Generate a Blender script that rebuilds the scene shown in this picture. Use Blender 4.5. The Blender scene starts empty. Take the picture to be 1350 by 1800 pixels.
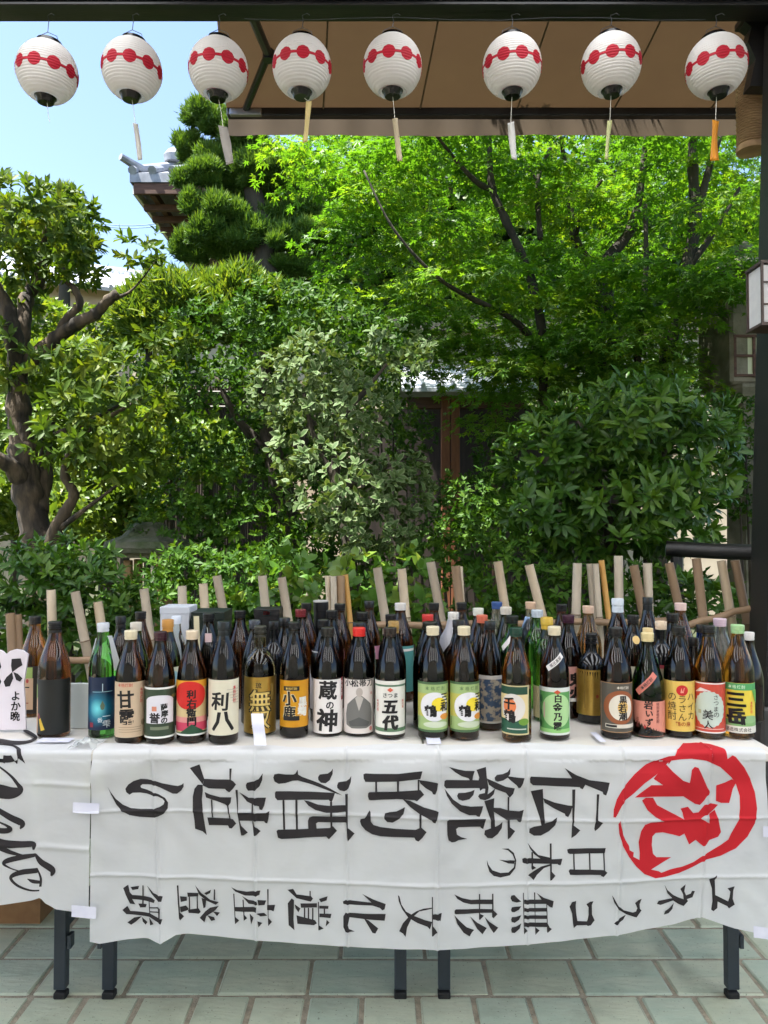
import bpy, bmesh, math, random
import numpy as np
from mathutils import Vector, Matrix
from mathutils.geometry import tessellate_polygon

SC = bpy.context.scene
COL = SC.collection
R = math.radians

# ------------------------------------------------------------------ camera, sky, sun, exposure
CAM_H, F_PX, PITCH = 1.25, 1352.0, R(1.44)
cam = bpy.data.cameras.new('camera'); cam.sensor_fit = 'VERTICAL'; cam.sensor_height = 36.0
cam.lens = F_PX / 1800 * 36.0; cam.clip_start = 0.05; cam.clip_end = 600
camo = bpy.data.objects.new('camera', cam); COL.objects.link(camo)
camo.location = (0, 0, CAM_H); camo.rotation_euler = (R(90) + PITCH, 0, 0)
SC.camera = camo

TO_SUN = Vector((-0.34, -0.15, 0.93)).normalized()
w = bpy.data.worlds.new('World'); SC.world = w; w.use_nodes = True
wn = w.node_tree.nodes; wl = w.node_tree.links
sky = wn.new('ShaderNodeTexSky'); sky.sky_type = 'NISHITA'; sky.sun_disc = False
sky.sun_elevation = math.asin(TO_SUN.z); sky.sun_rotation = math.atan2(TO_SUN.x, TO_SUN.y)
sky.altitude = 50; sky.air_density = 1.0; sky.dust_density = 1.6; sky.ozone_density = 1.0
bg = wn.get('Background') or wn.new('ShaderNodeBackground')
bg.inputs['Strength'].default_value = 0.09
wl.new(sky.outputs[0], bg.inputs['Color'])
sun = bpy.data.lights.new('sun', 'SUN'); sun.energy = 5.0; sun.angle = R(0.6); sun.color = (1.0, 0.95, 0.86)
suno = bpy.data.objects.new('sun', sun); COL.objects.link(suno)
suno.rotation_euler = TO_SUN.to_track_quat('Z', 'Y').to_euler(); suno.location = TO_SUN * 40
vs = SC.view_settings; vs.view_transform = 'Standard'; vs.look = 'None'; vs.exposure = 2.12; vs.gamma = 1.0
vs.use_curve_mapping = False
vs.use_white_balance = True; vs.white_balance_temperature = 6350; vs.white_balance_tint = 10
cy = SC.cycles
cy.use_denoising = True; cy.max_bounces = 9; cy.transmission_bounces = 7; cy.transparent_max_bounces = 10
cy.diffuse_bounces = 4; cy.glossy_bounces = 4; cy.caustics_reflective = False; cy.caustics_refractive = False

# ------------------------------------------------------------------ helpers
def at(px, py, Y):
    """world point on the sight line of photo pixel (px,py) at distance Y in front of the camera"""
    u = (px - 675) / F_PX; v = (900 - py) / F_PX
    dy = math.cos(PITCH) - v * math.sin(PITCH); dz = math.sin(PITCH) + v * math.cos(PITCH)
    t = Y / dy
    return Vector((u * t, Y, CAM_H + dz * t))

def at_z(px, py, Z):
    u = (px - 675) / F_PX; v = (900 - py) / F_PX
    dy = math.cos(PITCH) - v * math.sin(PITCH); dz = math.sin(PITCH) + v * math.cos(PITCH)
    t = (Z - CAM_H) / dz
    return Vector((u * t, dy * t, Z))

MATS = {}
def srgb(*c):
    return tuple(((x / 255) / 12.92 if x / 255 <= 0.04045 else ((x / 255 + 0.055) / 1.055) ** 2.4) for x in c)

def mat(name, col, rough=0.6, col2=None, scale=8.0, stretch=None, bump=0.0, bscale=None, metal=0.0, spec=0.5, detail=6.0, contrast=(0.35, 0.65), trans=0.0, coat=0.0):
    if name in MATS: return MATS[name]
    m = bpy.data.materials.new(name); m.use_nodes = True
    nt = m.node_tree; N = nt.nodes; L = nt.links
    p = N['Principled BSDF']
    p.inputs['Base Color'].default_value = (*col, 1); p.inputs['Roughness'].default_value = rough
    p.inputs['Metallic'].default_value = metal; p.inputs['Specular IOR Level'].default_value = spec
    p.inputs['Coat Weight'].default_value = coat
    if col2 is not None or bump:
        tc = N.new('ShaderNodeTexCoord'); mp = N.new('ShaderNodeMapping'); L.new(tc.outputs['Object'], mp.inputs[0])
        if stretch: mp.inputs['Scale'].default_value = stretch
        nz = N.new('ShaderNodeTexNoise'); nz.inputs['Scale'].default_value = scale; nz.inputs['Detail'].default_value = detail
        L.new(mp.outputs[0], nz.inputs['Vector'])
        if col2 is not None:
            rp = N.new('ShaderNodeValToRGB'); e = rp.color_ramp.elements
            e[0].position, e[1].position = contrast; e[0].color = (*col, 1); e[1].color = (*col2, 1)
            L.new(nz.outputs['Fac'], rp.inputs[0]); L.new(rp.outputs[0], p.inputs['Base Color'])
            rr = N.new('ShaderNodeMapRange'); rr.inputs['To Min'].default_value = max(0.02, rough - 0.08); rr.inputs['To Max'].default_value = min(1, rough + 0.1)
            L.new(nz.outputs['Fac'], rr.inputs['Value']); L.new(rr.outputs[0], p.inputs['Roughness'])
        if bump:
            nb = N.new('ShaderNodeTexNoise'); nb.inputs['Scale'].default_value = bscale or scale * 3; nb.inputs['Detail'].default_value = 5
            L.new(mp.outputs[0], nb.inputs['Vector'])
            b = N.new('ShaderNodeBump'); b.inputs['Strength'].default_value = bump; b.inputs['Distance'].default_value = 0.01
            L.new(nb.outputs['Fac'], b.inputs['Height']); L.new(b.outputs[0], p.inputs['Normal'])
    if trans:
        t = N.new('ShaderNodeBsdfTranslucent'); t.inputs[0].default_value = (*(col2 or col), 1)
        mx = N.new('ShaderNodeMixShader'); mx.inputs[0].default_value = trans
        L.new(p.outputs[0], mx.inputs[1]); L.new(t.outputs[0], mx.inputs[2]); L.new(mx.outputs[0], N['Material Output'].inputs['Surface'])
    MATS[name] = m
    return m

def leafmat(name, ca, cb, cc, rough=0.45, trans=0.35, tcol=None, spec=0.5, edge=None):
    if name in MATS: return MATS[name]
    m = bpy.data.materials.new(name); m.use_nodes = True
    nt = m.node_tree; N = nt.nodes; L = nt.links; p = N['Principled BSDF']
    a = N.new('ShaderNodeAttribute'); a.attribute_name = 'rnd'
    rp = N.new('ShaderNodeValToRGB'); e = rp.color_ramp.elements
    e[0].position = 0.0; e[0].color = (*ca, 1); e[1].position = 1.0; e[1].color = (*cc, 1)
    x = e.new(0.6); x.color = (*cb, 1)
    L.new(a.outputs['Fac'], rp.inputs[0])
    src = rp.outputs[0]
    if edge:   # pale leaf margin (variegated leaf)
        a2 = N.new('ShaderNodeAttribute'); a2.attribute_name = 'rim'
        mr = N.new('ShaderNodeMapRange'); mr.inputs['From Min'].default_value = 0.45; mr.inputs['From Max'].default_value = 0.75
        L.new(a2.outputs['Fac'], mr.inputs['Value'])
        mc = N.new('ShaderNodeMix'); mc.data_type = 'RGBA'; L.new(mr.outputs[0], mc.inputs[0])
        L.new(src, mc.inputs[6]); mc.inputs[7].default_value = (*edge, 1); src = mc.outputs[2]
    L.new(src, p.inputs['Base Color'])
    p.inputs['Roughness'].default_value = rough; p.inputs['Specular IOR Level'].default_value = spec
    t = N.new('ShaderNodeBsdfTranslucent')
    hs = N.new('ShaderNodeMix'); hs.data_type = 'RGBA'; hs.blend_type = 'MULTIPLY'; hs.inputs[0].default_value = 1.0
    L.new(src, hs.inputs[6]); hs.inputs[7].default_value = (*(tcol or (1.5, 1.35, 0.5)), 1)
    L.new(hs.outputs[2], t.inputs[0])
    mx = N.new('ShaderNodeMixShader'); mx.inputs[0].default_value = trans
    L.new(p.outputs[0], mx.inputs[1]); L.new(t.outputs[0], mx.inputs[2]); L.new(mx.outputs[0], N['Material Output'].inputs['Surface'])
    MATS[name] = m
    return m

def glassmat(name, col, rough=0.03):
    if name in MATS: return MATS[name]
    m = bpy.data.materials.new(name); m.use_nodes = True
    p = m.node_tree.nodes['Principled BSDF']
    p.inputs['Base Color'].default_value = (*col, 1); p.inputs['Roughness'].default_value = rough
    p.inputs['Transmission Weight'].default_value = 1.0; p.inputs['IOR'].default_value = 1.5
    MATS[name] = m
    return m

def ink(c, rough=0.55):
    n = 'print_%02x%02x%02x' % tuple(int(v) for v in c)
    return mat(n, srgb(*c), rough)

class MB:
    def __init__(s): s.v = []; s.f = []
    def add(s, v, f):
        o = len(s.v); s.v += [tuple(p) for p in v]; s.f += [tuple(i + o for i in q) for q in f]; return s
    def box(s, c, d, rz=0.0, bev=0.0):
        hx, hy, hz = d[0] / 2, d[1] / 2, d[2] / 2; ca, sa = math.cos(rz), math.sin(rz)
        if bev:
            b = min(bev, hx * .9, hy * .9, hz * .9)
            ring = [(-hx + b, -hy), (hx - b, -hy), (hx, -hy + b), (hx, hy - b), (hx - b, hy), (-hx + b, hy), (-hx, hy - b), (-hx, -hy + b)]
            inn = [(-hx + b, -hy + b), (hx - b, -hy + b), (hx - b, -hy + b), (hx - b, hy - b), (hx - b, hy - b), (-hx + b, hy - b), (-hx + b, hy - b), (-hx + b, -hy + b)]
            q = [(x, y, -hz) for x, y in inn] + [(x, y, -hz + b) for x, y in ring] + [(x, y, hz - b) for x, y in ring] + [(x, y, hz) for x, y in inn]
            f = [(6, 4, 2, 0), (24, 26, 28, 30)]
            for k in range(3):
                for i in range(8):
                    j = (i + 1) % 8; f.append((k * 8 + i, k * 8 + j, k * 8 + 8 + j, k * 8 + 8 + i))
        else:
            q = [(x, y, z) for z in (-hz, hz) for x, y in ((-hx, -hy), (hx, -hy), (hx, hy), (-hx, hy))]
            f = [(3, 2, 1, 0), (4, 5, 6, 7), (0, 1, 5, 4), (1, 2, 6, 5), (2, 3, 7, 6), (3, 0, 4, 7)]
        return s.add([(c[0] + x * ca - y * sa, c[1] + x * sa + y * ca, c[2] + z) for x, y, z in q], f)
    def lathe(s, prof, seg=24, c=(0, 0, 0), cap=True):
        n = len(prof); v = []; f = []
        for z, r in prof:
            for k in range(seg):
                a = 2 * math.pi * k / seg; v.append((c[0] + r * math.cos(a), c[1] + r * math.sin(a), c[2] + z))
        for i in range(n - 1):
            for k in range(seg):
                j = (k + 1) % seg; f.append((i * seg + k, i * seg + j, (i + 1) * seg + j, (i + 1) * seg + k))
        if cap:
            f.append(tuple(range(seg - 1, -1, -1))); f.append(tuple((n - 1) * seg + k for k in range(seg)))
        return s.add(v, f)
    def tube(s, path, rad, seg=8, cap=True):
        P = [Vector(p) for p in path]; n = len(P)
        if not hasattr(rad, '__len__'): rad = [rad] * n
        v = []; f = []; ref = Vector((0.3, 0.2, 0.93)).normalized()
        for i in range(n):
            t = (P[min(i + 1, n - 1)] - P[max(i - 1, 0)]).normalized()
            a = t.cross(ref)
            if a.length < 0.05: a = t.cross(Vector((1, 0, 0)))
            a.normalize(); b = t.cross(a)
            for k in range(seg):
                th = 2 * math.pi * k / seg; v.append(P[i] + (a * math.cos(th) + b * math.sin(th)) * rad[i])
        for i in range(n - 1):
            for k in range(seg):
                j = (k + 1) % seg; f.append((i * seg + k, i * seg + j, (i + 1) * seg + j, (i + 1) * seg + k))
        if cap: f.append(tuple(range(seg - 1, -1, -1))); f.append(tuple((n - 1) * seg + k for k in range(seg)))
        return s.add(v, f)
    def prism(s, poly, y0, y1):      # outline in x,z, thickness along y
        n = len(poly); v = [(x, y0, z) for x, z in poly] + [(x, y1, z) for x, z in poly]
        f = [tuple(range(n)), tuple(range(2 * n - 1, n - 1, -1))] + [(i, i + n, (i + 1) % n + n, (i + 1) % n) for i in range(n)]
        return s.add(v, f)
    def mesh(s, name):
        me = bpy.data.meshes.new(name); me.from_pydata(s.v, [], s.f); me.update(); return me
    def build(s, name, m, parent=None, smooth=False, angle=None):
        me = s.mesh(name); me.materials.append(m)
        if smooth:
            me.polygons.foreach_set('use_smooth', [True] * len(me.polygons))
            if angle: me.set_sharp_from_angle(angle=R(angle))
        return link(name, me, parent)

def link(name, data, parent=None):
    o = bpy.data.objects.new(name, data); COL.objects.link(o)
    if parent is not None: o.parent = parent
    return o
def tag(o, label, cat, group=None):
    o['label'] = label; o['category'] = cat
    if group: o['group'] = group
    return o
def thing(name, label, cat, loc=(0, 0, 0), group=None):
    o = bpy.data.objects.new(name, None); COL.objects.link(o); o.location = loc; o.empty_display_size = 0.05
    return tag(o, label, cat, group)
def struct(o): o['kind'] = 'structure'; return o
def stuff(o): o['kind'] = 'stuff'; return o
def copy_part(src, parent):
    c = src.copy(); COL.objects.link(c); c.parent = parent; return c
def shift(mb, loc):
    mb.v = [(x - loc[0], y - loc[1], z - loc[2]) for x, y, z in mb.v]; return mb

# ---- flat shapes (lettering, label art) cut fine enough to follow a curved surface
def cut2d(polys, dx, dy=None, tris=None):
    """polys: outlines in 2-D, or tris=(verts,faces); returns verts2d, faces cut on a dx/dy grid"""
    bm = bmesh.new()
    if tris:
        vv = [bm.verts.new((x, y, 0)) for x, y in tris[0]]
        for f in tris[1]:
            try: bm.faces.new([vv[i] for i in f])
            except ValueError: pass
    for poly in polys or ():
        vv = [bm.verts.new((x, y, 0)) for x, y in poly]
        for t in tessellate_polygon([[Vector((x, y, 0)) for x, y in poly]]):
            try: bm.faces.new([vv[i] for i in t])
            except ValueError: pass
    if bm.verts:
        for ax, d in ((0, dx), (1, dy)):
            if not d: continue
            cs = [v.co[ax] for v in bm.verts]; k0 = math.ceil(min(cs) / d); k1 = math.floor(max(cs) / d)
            for k in range(k0, k1 + 1):
                co = [0, 0, 0]; no = [0, 0, 0]; co[ax] = k * d; no[ax] = 1
                bmesh.ops.bisect_plane(bm, geom=bm.verts[:] + bm.edges[:] + bm.faces[:], dist=1e-7, plane_co=co, plane_no=no)
    bm.verts.index_update()
    v = [(q.co.x, q.co.y) for q in bm.verts]; f = [tuple(q.index for q in p.verts) for p in bm.faces]
    bm.free(); return v, f

GL = {}
def glyph(c, bold):
    k = (c, bold)
    if k not in GL:
        cu = bpy.data.curves.new('g', 'FONT'); cu.body = c; cu.size = 1; cu.fill_mode = 'FRONT'; cu.resolution_u = 2; cu.offset = bold
        o = bpy.data.objects.new('g', cu); m = o.to_mesh()
        v = [(q.co.x - 0.5, q.co.y - 0.38) for q in m.vertices]; f = [tuple(p.vertices) for p in m.polygons]
        if c.isascii() and v:
            xs = [q[0] for q in v]; mx = (min(xs) + max(xs)) / 2; v = [(x - mx, y) for x, y in v]
        o.to_mesh_clear(); bpy.data.objects.remove(o); bpy.data.curves.remove(cu)
        GL[k] = (v, f)
    return GL[k]
def text2d(s, x, z, size, vertical=True, bold=0.02, sx=1.0, pitch=1.0, slant=0.0, rough=0.0):
    V = []; F = []; rg = random.Random(hash(s) % 1000 if False else sum(map(ord, s)))
    n = len(s)
    for i, c in enumerate(s):
        if c == ' ': continue
        v, f = glyph(c, min(bold, .012))
        if bold > .02:      # heavy brush weight: the same strokes laid several times, slightly apart
            e = bold - .012; n_ = len(v)
            v2 = []; f2 = []
            for q, (ex_, ey_) in enumerate(((-e, -e * .5), (e, -e * .5), (-e, e * .5), (e, e * .5), (0, 0))):
                v2 += [(a + ex_, b + ey_) for a, b in v]; f2 += [tuple(i_ + q * n_ for i_ in t) for t in f]
            v, f = v2, f2
        jx = rg.uniform(-rough, rough) * size; jz = rg.uniform(-rough, rough) * size * .5; js = 1 + rg.uniform(-rough, rough) * 1.5; ja = rg.uniform(-rough, rough) * 1.2
        cx, cz = (x, z - (i + 0.5) * size * pitch) if vertical else (x + (i - (n - 1) / 2) * size * sx * pitch, z)
        o = len(V); ca, sa = math.cos(ja), math.sin(ja)
        for a, b in v:
            a, b = a * ca - b * sa, a * sa + b * ca
            V.append((cx + jx + (a + slant * b) * size * sx * js, cz + jz + b * size * js))
        F += [tuple(q + o for q in t) for t in f]
    return V, F

# ------------------------------------------------------------------ the setting: ground, porch floor with tiles, added unseen roof that shapes the light
soil = mat('garden_soil', srgb(58, 56, 38), 0.95, srgb(46, 60, 26), 3.0, bump=0.6, bscale=30)
g = MB(); g.add([(-300, 3.06, -0.03), (300, 3.06, -0.03), (300, 500, -0.03), (-300, 500, -0.03)], [(0, 1, 2, 3)])
g.add([(-300, -300, -0.032), (300, -300, -0.032), (300, 3.06, -0.032), (-300, 3.06, -0.032)], [(0, 1, 2, 3)])
struct(g.build('garden_ground', soil))

mortar = mat('tile_joint_mortar', srgb(170, 158, 138), 0.95, srgb(140, 132, 116), 40, bump=0.5, bscale=160)
fl = struct(MB().box((0, 0.0, -0.0105), (12.0, 6.1, 0.025)).build('porch_floor', mortar))
def tilemat(i, a, b):
    m = mat('green_grey_slate_tile_%d' % i, srgb(*a), 0.5, srgb(*b), 5.0, stretch=(1.0, 3.5, 1), bump=0.3, bscale=22, contrast=(0.3, 0.7))
    N = m.node_tree.nodes; L = m.node_tree.links; p = N['Principled BSDF']; src = p.inputs['Base Color'].links[0].from_socket
    # grime and worn brown stains with a scale of their own, in world space so they run across tiles
    ge = N.new('ShaderNodeNewGeometry'); n1 = N.new('ShaderNodeTexNoise'); n1.inputs['Scale'].default_value = 6.5; n1.inputs['Detail'].default_value = 8; n1.inputs['Roughness'].default_value = .7
    L.new(ge.outputs['Position'], n1.inputs['Vector']); mr = N.new('ShaderNodeMapRange'); mr.inputs['From Min'].default_value = .5; mr.inputs['From Max'].default_value = .78; mr.inputs['To Max'].default_value = .4
    L.new(n1.outputs['Fac'], mr.inputs['Value']); mc = N.new('ShaderNodeMix'); mc.data_type = 'RGBA'; L.new(mr.outputs[0], mc.inputs[0]); L.new(src, mc.inputs[6]); mc.inputs[7].default_value = (*srgb(104, 98, 82), 1)
    n2 = N.new('ShaderNodeTexNoise'); n2.inputs['Scale'].default_value = 140; n2.inputs['Detail'].default_value = 2; L.new(ge.outputs['Position'], n2.inputs['Vector'])
    m2 = N.new('ShaderNodeMapRange'); m2.inputs['From Min'].default_value = .66; m2.inputs['From Max'].default_value = .72; m2.inputs['To Max'].default_value = .6; L.new(n2.outputs['Fac'], m2.inputs['Value'])
    mc2 = N.new('ShaderNodeMix'); mc2.data_type = 'RGBA'; L.new(m2.outputs[0], mc2.inputs[0]); L.new(mc.outputs[2], mc2.inputs[6]); mc2.inputs[7].default_value = (*srgb(80, 76, 66), 1)
    L.new(mc2.outputs[2], p.inputs['Base Color']); return m
TM = [tilemat(0, (168, 180, 160), (190, 194, 172)), tilemat(1, (160, 176, 158), (184, 190, 170)), tilemat(2, (174, 184, 162), (196, 196, 172)), tilemat(3, (166, 176, 154), (188, 190, 166))]
rng = random.Random(4)
TILE = {}
def tile(x0, x1, y0, y1):
    w_, d_ = round(x1 - x0 - 0.013, 3), round(y1 - y0 - 0.013, 3); k = rng.randrange(4); s = rng.randrange(3)
    key = (w_, d_, k, s)
    if key not in TILE:
        mb = MB().box((0, 0, 0), (w_, d_, 0.02), bev=0.004)
        r2 = random.Random(str(key))
        mb.v = [(x + (r2.uniform(-.0018, .0018)), y + r2.uniform(-.0018, .0018), z) for x, y, z in mb.v]
        me = mb.mesh('tile'); me.materials.append(TM[k]); TILE[key] = me
    o = link('tile', TILE[key], fl); o.location = ((x0 + x1) / 2, (y0 + y1) / 2, -0.0035 + rng.uniform(-.0015, .0015))
    o.rotation_euler = (rng.uniform(-.004, .004), rng.uniform(-.004, .004), rng.uniform(-.006, .006))
ys = [2.094 + 0.177 * k for k in range(6)]
for r_, y0 in enumerate(ys):
    off = (-1.98, -1.86)[r_ % 2]
    if r_ == 0: off = -1.94
    for k in range(16): tile(off + 0.2475 * k, off + 0.2475 * (k + 1), y0, y0 + 0.177)
for r_, y0 in enumerate((1.845, 1.595)):
    for k in range(26): tile(-1.975 + 0.1475 * k + r_ * 0.07, -1.975 + 0.1475 * (k + 1) + r_ * 0.07, y0, y0 + 0.249)

blackwood = mat('black_stained_wood', srgb(26, 25, 26), 0.38, srgb(40, 37, 35), 2.5, stretch=(1, 14, 14), bump=0.15, bscale=20)
blackmetal = mat('black_painted_steel', srgb(18, 19, 22), 0.35, srgb(30, 30, 33), 6)
roofwood = mat('added_roof_boards', srgb(96, 74, 54), 0.7, srgb(120, 94, 68), 3, stretch=(14, 1, 1))
sb_ = MB().box((-1.0, -7.5, 2.2), (9.0, 8.0, 4.4)).build('unseen_bounce_building', mat('bounce_wall_plaster', srgb(226, 220, 208), .9, srgb(214, 208, 196), 3)); struct(sb_)  # unseen building added behind the camera for shade and bounced light
frost = bpy.data.materials.new('light_diffusing_sheet'); frost.use_nodes = True
N = frost.node_tree.nodes; L = frost.node_tree.links; N['Principled BSDF'].inputs['Base Color'].default_value = (.72, .70, .66, 1); N['Principled BSDF'].inputs['Roughness'].default_value = .5
tr = N.new('ShaderNodeBsdfTranslucent'); tr.inputs[0].default_value = (.88, .90, .92, 1); mx = N.new('ShaderNodeMixShader'); mx.inputs[0].default_value = .86
L.new(N['Principled BSDF'].outputs[0], mx.inputs[1]); L.new(tr.outputs[0], mx.inputs[2]); L.new(mx.outputs[0], N['Material Output'].inputs['Surface'])
pr = MB().build('unseen_light_roof', roofwood) if False else None
xs_ = [-5.5]; sk = [(-3.75, -2.95), (-1.75, -.95), (.25, 1.05), (2.25, 3.05), (4.25, 5.05)]
rb = MB(); cur = -5.5
for a_, b_ in sk + [(5.5, 5.5)]:
    rb.box(((cur + a_) / 2, -.12, 3.53), (a_ - cur, 6.56, .05)); cur = b_
pr = struct(rb.build('unseen_light_roof', roofwood))  # unseen roof, added to shade the porch and break up bottle reflections
for a_, b_ in sk: MB().add([(a_, -3.4, 3.535), (b_, -3.4, 3.535), (b_, 3.16, 3.535), (a_, 3.16, 3.535)], [(0, 1, 2, 3)]).build('added_light_sheet', frost, pr)  # translucent strips added overhead to give the table soft light
bz = at(675, 41, 2.975).z
bm_ = MB().box((0, 2.90, bz + 0.10), (11.0, 0.14, 0.20), bev=0.006)
beam = bm_.build('porch_beam', blackwood); tag(beam, 'long black wooden beam across the top, lanterns hang from it', 'beam')
MB().box((0, 2.86, bz - 0.008), (10.9, 0.03, 0.014), bev=0.003).build('lighting_rail', blackmetal, beam)
px0 = at(1323, 700, 2.9).x
post = thing('porch_post', 'black square post at the right edge carrying the beam', 'post', (px0 + 0.067, 2.93, 0)); post.rotation_euler.y = R(2.1)
MB().box((0, 0, bz / 2 + .03), (0.15, 0.15, bz - 0.06), bev=0.006).build('shaft', blackwood, post)
MB().box((0, -0.005, 0.30), (0.20, 0.19, 0.60), bev=0.01).build('plinth', mat('dark_stone_plinth', srgb(52, 50, 50), 0.5, srgb(70, 66, 64), 12), post)

# wall lamp on the post: dark frame, white paper panes, lattice bars
c = at(1358, 523, 2.80)
wl_ = thing('wall_lamp', 'boxy wall lamp with white paper panes on the black post', 'lamp', (c.x, c.y, c.z))
paper = mat('washi_paper', srgb(236, 234, 232), 0.75, srgb(224, 222, 222), 30, trans=0.35)
lampwood = mat('lamp_frame_wood', srgb(58, 44, 40), 0.5, srgb(74, 58, 50), 6, stretch=(1, 1, 6))
MB().box((0, 0, 0), (0.124, 0.104, 0.205)).build('paper_pane', paper, wl_)
fr = MB()
for sx in (-1, 1):
    for sy in (-1, 1): fr.box((sx * .065, sy * .055, 0), (0.008, 0.008, 0.235))
for sz in (-1, 1):
    fr.box((0, 0, sz * .1125), (0.142, 0.122, 0.010))
fr.build('frame', lampwood, wl_)
for bx in (-.03, 0.0, .03): MB().box((bx, -.0545, 0), (0.005, 0.005, 0.21)).build('lattice_bar', lampwood, wl_)
for bz_ in (-.04, .04): MB().box((0, -.0555, bz_), (0.124, 0.004, 0.005)).build('lattice_bar', lampwood, wl_)
MB().box((0.0, 0.057 + .03, 0.02), (0.05, 0.055, 0.10)).build('bracket', blackmetal, wl_)

# woven bamboo lampshade under its bracket, behind the rightmost lantern
c = at(1321, 262, 3.15)
ws = thing('woven_lampshade', 'hanging cylindrical lampshade of woven bamboo behind the rightmost lantern', 'lampshade', c)
bam = mat('woven_bamboo', srgb(186, 154, 114), 0.6, srgb(150, 118, 82), 12)
sh = MB()
for k in range(30):
    z = .012 + k * .0105
    pts = []
    for i in range(49):
        a = 2 * math.pi * i / 48; r = 0.054 + .0022 * math.cos(a * 12 + math.pi * k); pts.append((r * math.cos(a), r * math.sin(a), z))
    sh.tube(pts, .0034, 5, cap=False)
sh.build('weave', bam, ws, True)
MB().lathe([(0.01, .048), (.33, .048)], 32, cap=False).build('lining', mat('shade_lining', srgb(190, 160, 120), .8, trans=.3), ws, True)
MB().lathe([(-.012, .044), (-.012, .059), (0, .0605), (.012, .059)], 40).build('rim', bam, ws, True, 30)
MB().lathe([(.325, .058), (.34, .0595), (.35, .048)], 40).build('top_ring', bam, ws, True, 30)
MB().tube([(0, 0, .34), (0, 0, .62)], .004, 6).build('cord', blackmetal, ws)
c = at(1335, 90, 3.05)
bk = thing('post_bracket', 'black carved wooden bracket at the top right corner under the beam', 'bracket', (c.x, c.y, c.z))
MB().prism([(-.055, -.16), (.10, -.16), (.10, .16), (-.07, .16), (-.07, .10), (-.045, .08), (-.06, .02), (-.03, -.05)], -.03, .03).build('bracket_plate', blackwood, bk)
MB().box((0.03, 0, .12), (0.22, .09, .03), bev=.004).build('bracket_cap', blackwood, bk)

# ------------------------------------------------------------------ awning beyond the beam
AW0, AW1 = 3.02, 4.05
zt = bz + 0.42; zf = at(800, 190, AW1).z
xl0 = at(392, 60, AW0).x - 0.06; xl1 = at(398, 195, AW1).x; xr = at(1304, 195, AW1).x + .35
aw = thing('awning', 'brown fabric awning with black front bar beyond the beam', 'awning', (0.3, AW0, zt))
fab = bpy.data.materials.new('awning_fabric'); fab.use_nodes = True
N = fab.node_tree.nodes; L = fab.node_tree.links; p = N['Principled BSDF']; p.inputs['Roughness'].default_value = 0.8
tc = N.new('ShaderNodeTexCoord'); nz = N.new('ShaderNodeTexNoise'); nz.inputs['Scale'].default_value = 2.2; nz.inputs['Detail'].default_value = 3
L.new(tc.outputs['Object'], nz.inputs['Vector'])
rp = N.new('ShaderNodeValToRGB'); rp.color_ramp.elements[0].color = (*srgb(88, 74, 58), 1); rp.color_ramp.elements[1].color = (*srgb(102, 86, 66), 1)
rp.color_ramp.elements[0].position = .35; rp.color_ramp.elements[1].position = .65
L.new(nz.outputs['Fac'], rp.inputs[0]); L.new(rp.outputs[0], p.inputs['Base Color'])
tr = N.new('ShaderNodeBsdfTranslucent'); tr.inputs[0].default_value = (*srgb(78, 60, 42), 1); mx = N.new('ShaderNodeMixShader'); mx.inputs[0].default_value = .2
L.new(p.outputs[0], mx.inputs[1]); L.new(tr.outputs[0], mx.inputs[2]); L.new(mx.outputs[0], N['Material Output'].inputs['Surface'])
mb = MB(); NX, NY = 40, 14; vv = []; ff = []
for j in range(NY + 1):
    t = j / NY
    for i in range(NX + 1):
        s = i / NX; x = (xl0 + (xl1 - xl0) * t) * (1 - s) + xr * s
        z = zt + (zf - zt) * t - 0.035 * math.sin(math.pi * t) * (0.7 + .3 * math.cos(s * 9)) + .006 * math.sin(s * 40) * math.sin(math.pi * t)
        vv.append((x, AW0 + (AW1 - AW0) * t, z))
for j in range(NY):
    for i in range(NX):
        a = j * (NX + 1) + i; ff.append((a, a + 1, a + NX + 2, a + NX + 1))
mb.add(vv, ff); shift(mb, aw.location).build('canopy', fab, aw, True)
z0, z1 = at(800, 203, AW1).z, at(800, 186, AW1).z
mb = MB().box(((xl1 + xr) / 2, AW1 + .02, (z0 + z1) / 2), (xr - xl1, .05, z1 - z0), bev=.006); shift(mb, aw.location).build('front_bar', blackmetal, aw)
zv = at(800, 235, AW1 + .05).z
mb = MB(); vv = []; ff = []
for i in range(61):
    s = i / 60; x = xl1 - .005 + (xr - xl1) * s; yy = AW1 + .07 + .003 * math.sin(s * 55)
    vv += [(x, yy, z1 - .005), (x, yy + .004 * math.sin(s * 90), zv + .003 * math.sin(s * 14))]
    if i: a = 2 * (i - 1); ff.append((a, a + 1, a + 3, a + 2))
mb.add(vv, ff); shift(mb, aw.location).build('valance', fab, aw, True)
for k in range(1, 6):
    s = k / 6; mb = MB(); pts = []
    for j in range(NY + 1):
        t = j / NY; x = (xl0 + (xl1 - xl0) * t) * (1 - s) + xr * s
        pts.append((x, AW0 + (AW1 - AW0) * t, zt + (zf - zt) * t - 0.035 * math.sin(math.pi * t) * (0.7 + .3 * math.cos(s * 9)) - .006))
    shift(mb.tube(pts, .0045, 5), aw.location).build('seam', fab, aw)
a0, a1, a2 = at(440, 20, 3.25), at(472, 96, 3.62), at(432, 192, AW1 - .02)
shift(MB().tube([a0, a1], .022, 8), aw.location).build('arm', blackmetal, aw)
shift(MB().tube([a1 + Vector((0, 0, .006)), a2], .018, 8), aw.location).build('arm', blackmetal, aw)
shift(MB().tube([a1 - Vector((0, 0, .03)), a1 + Vector((0, 0, .03))], .028, 10), aw.location).build('elbow_joint', blackmetal, aw)
cc = at(432, 197, AW1 - .02)
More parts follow.
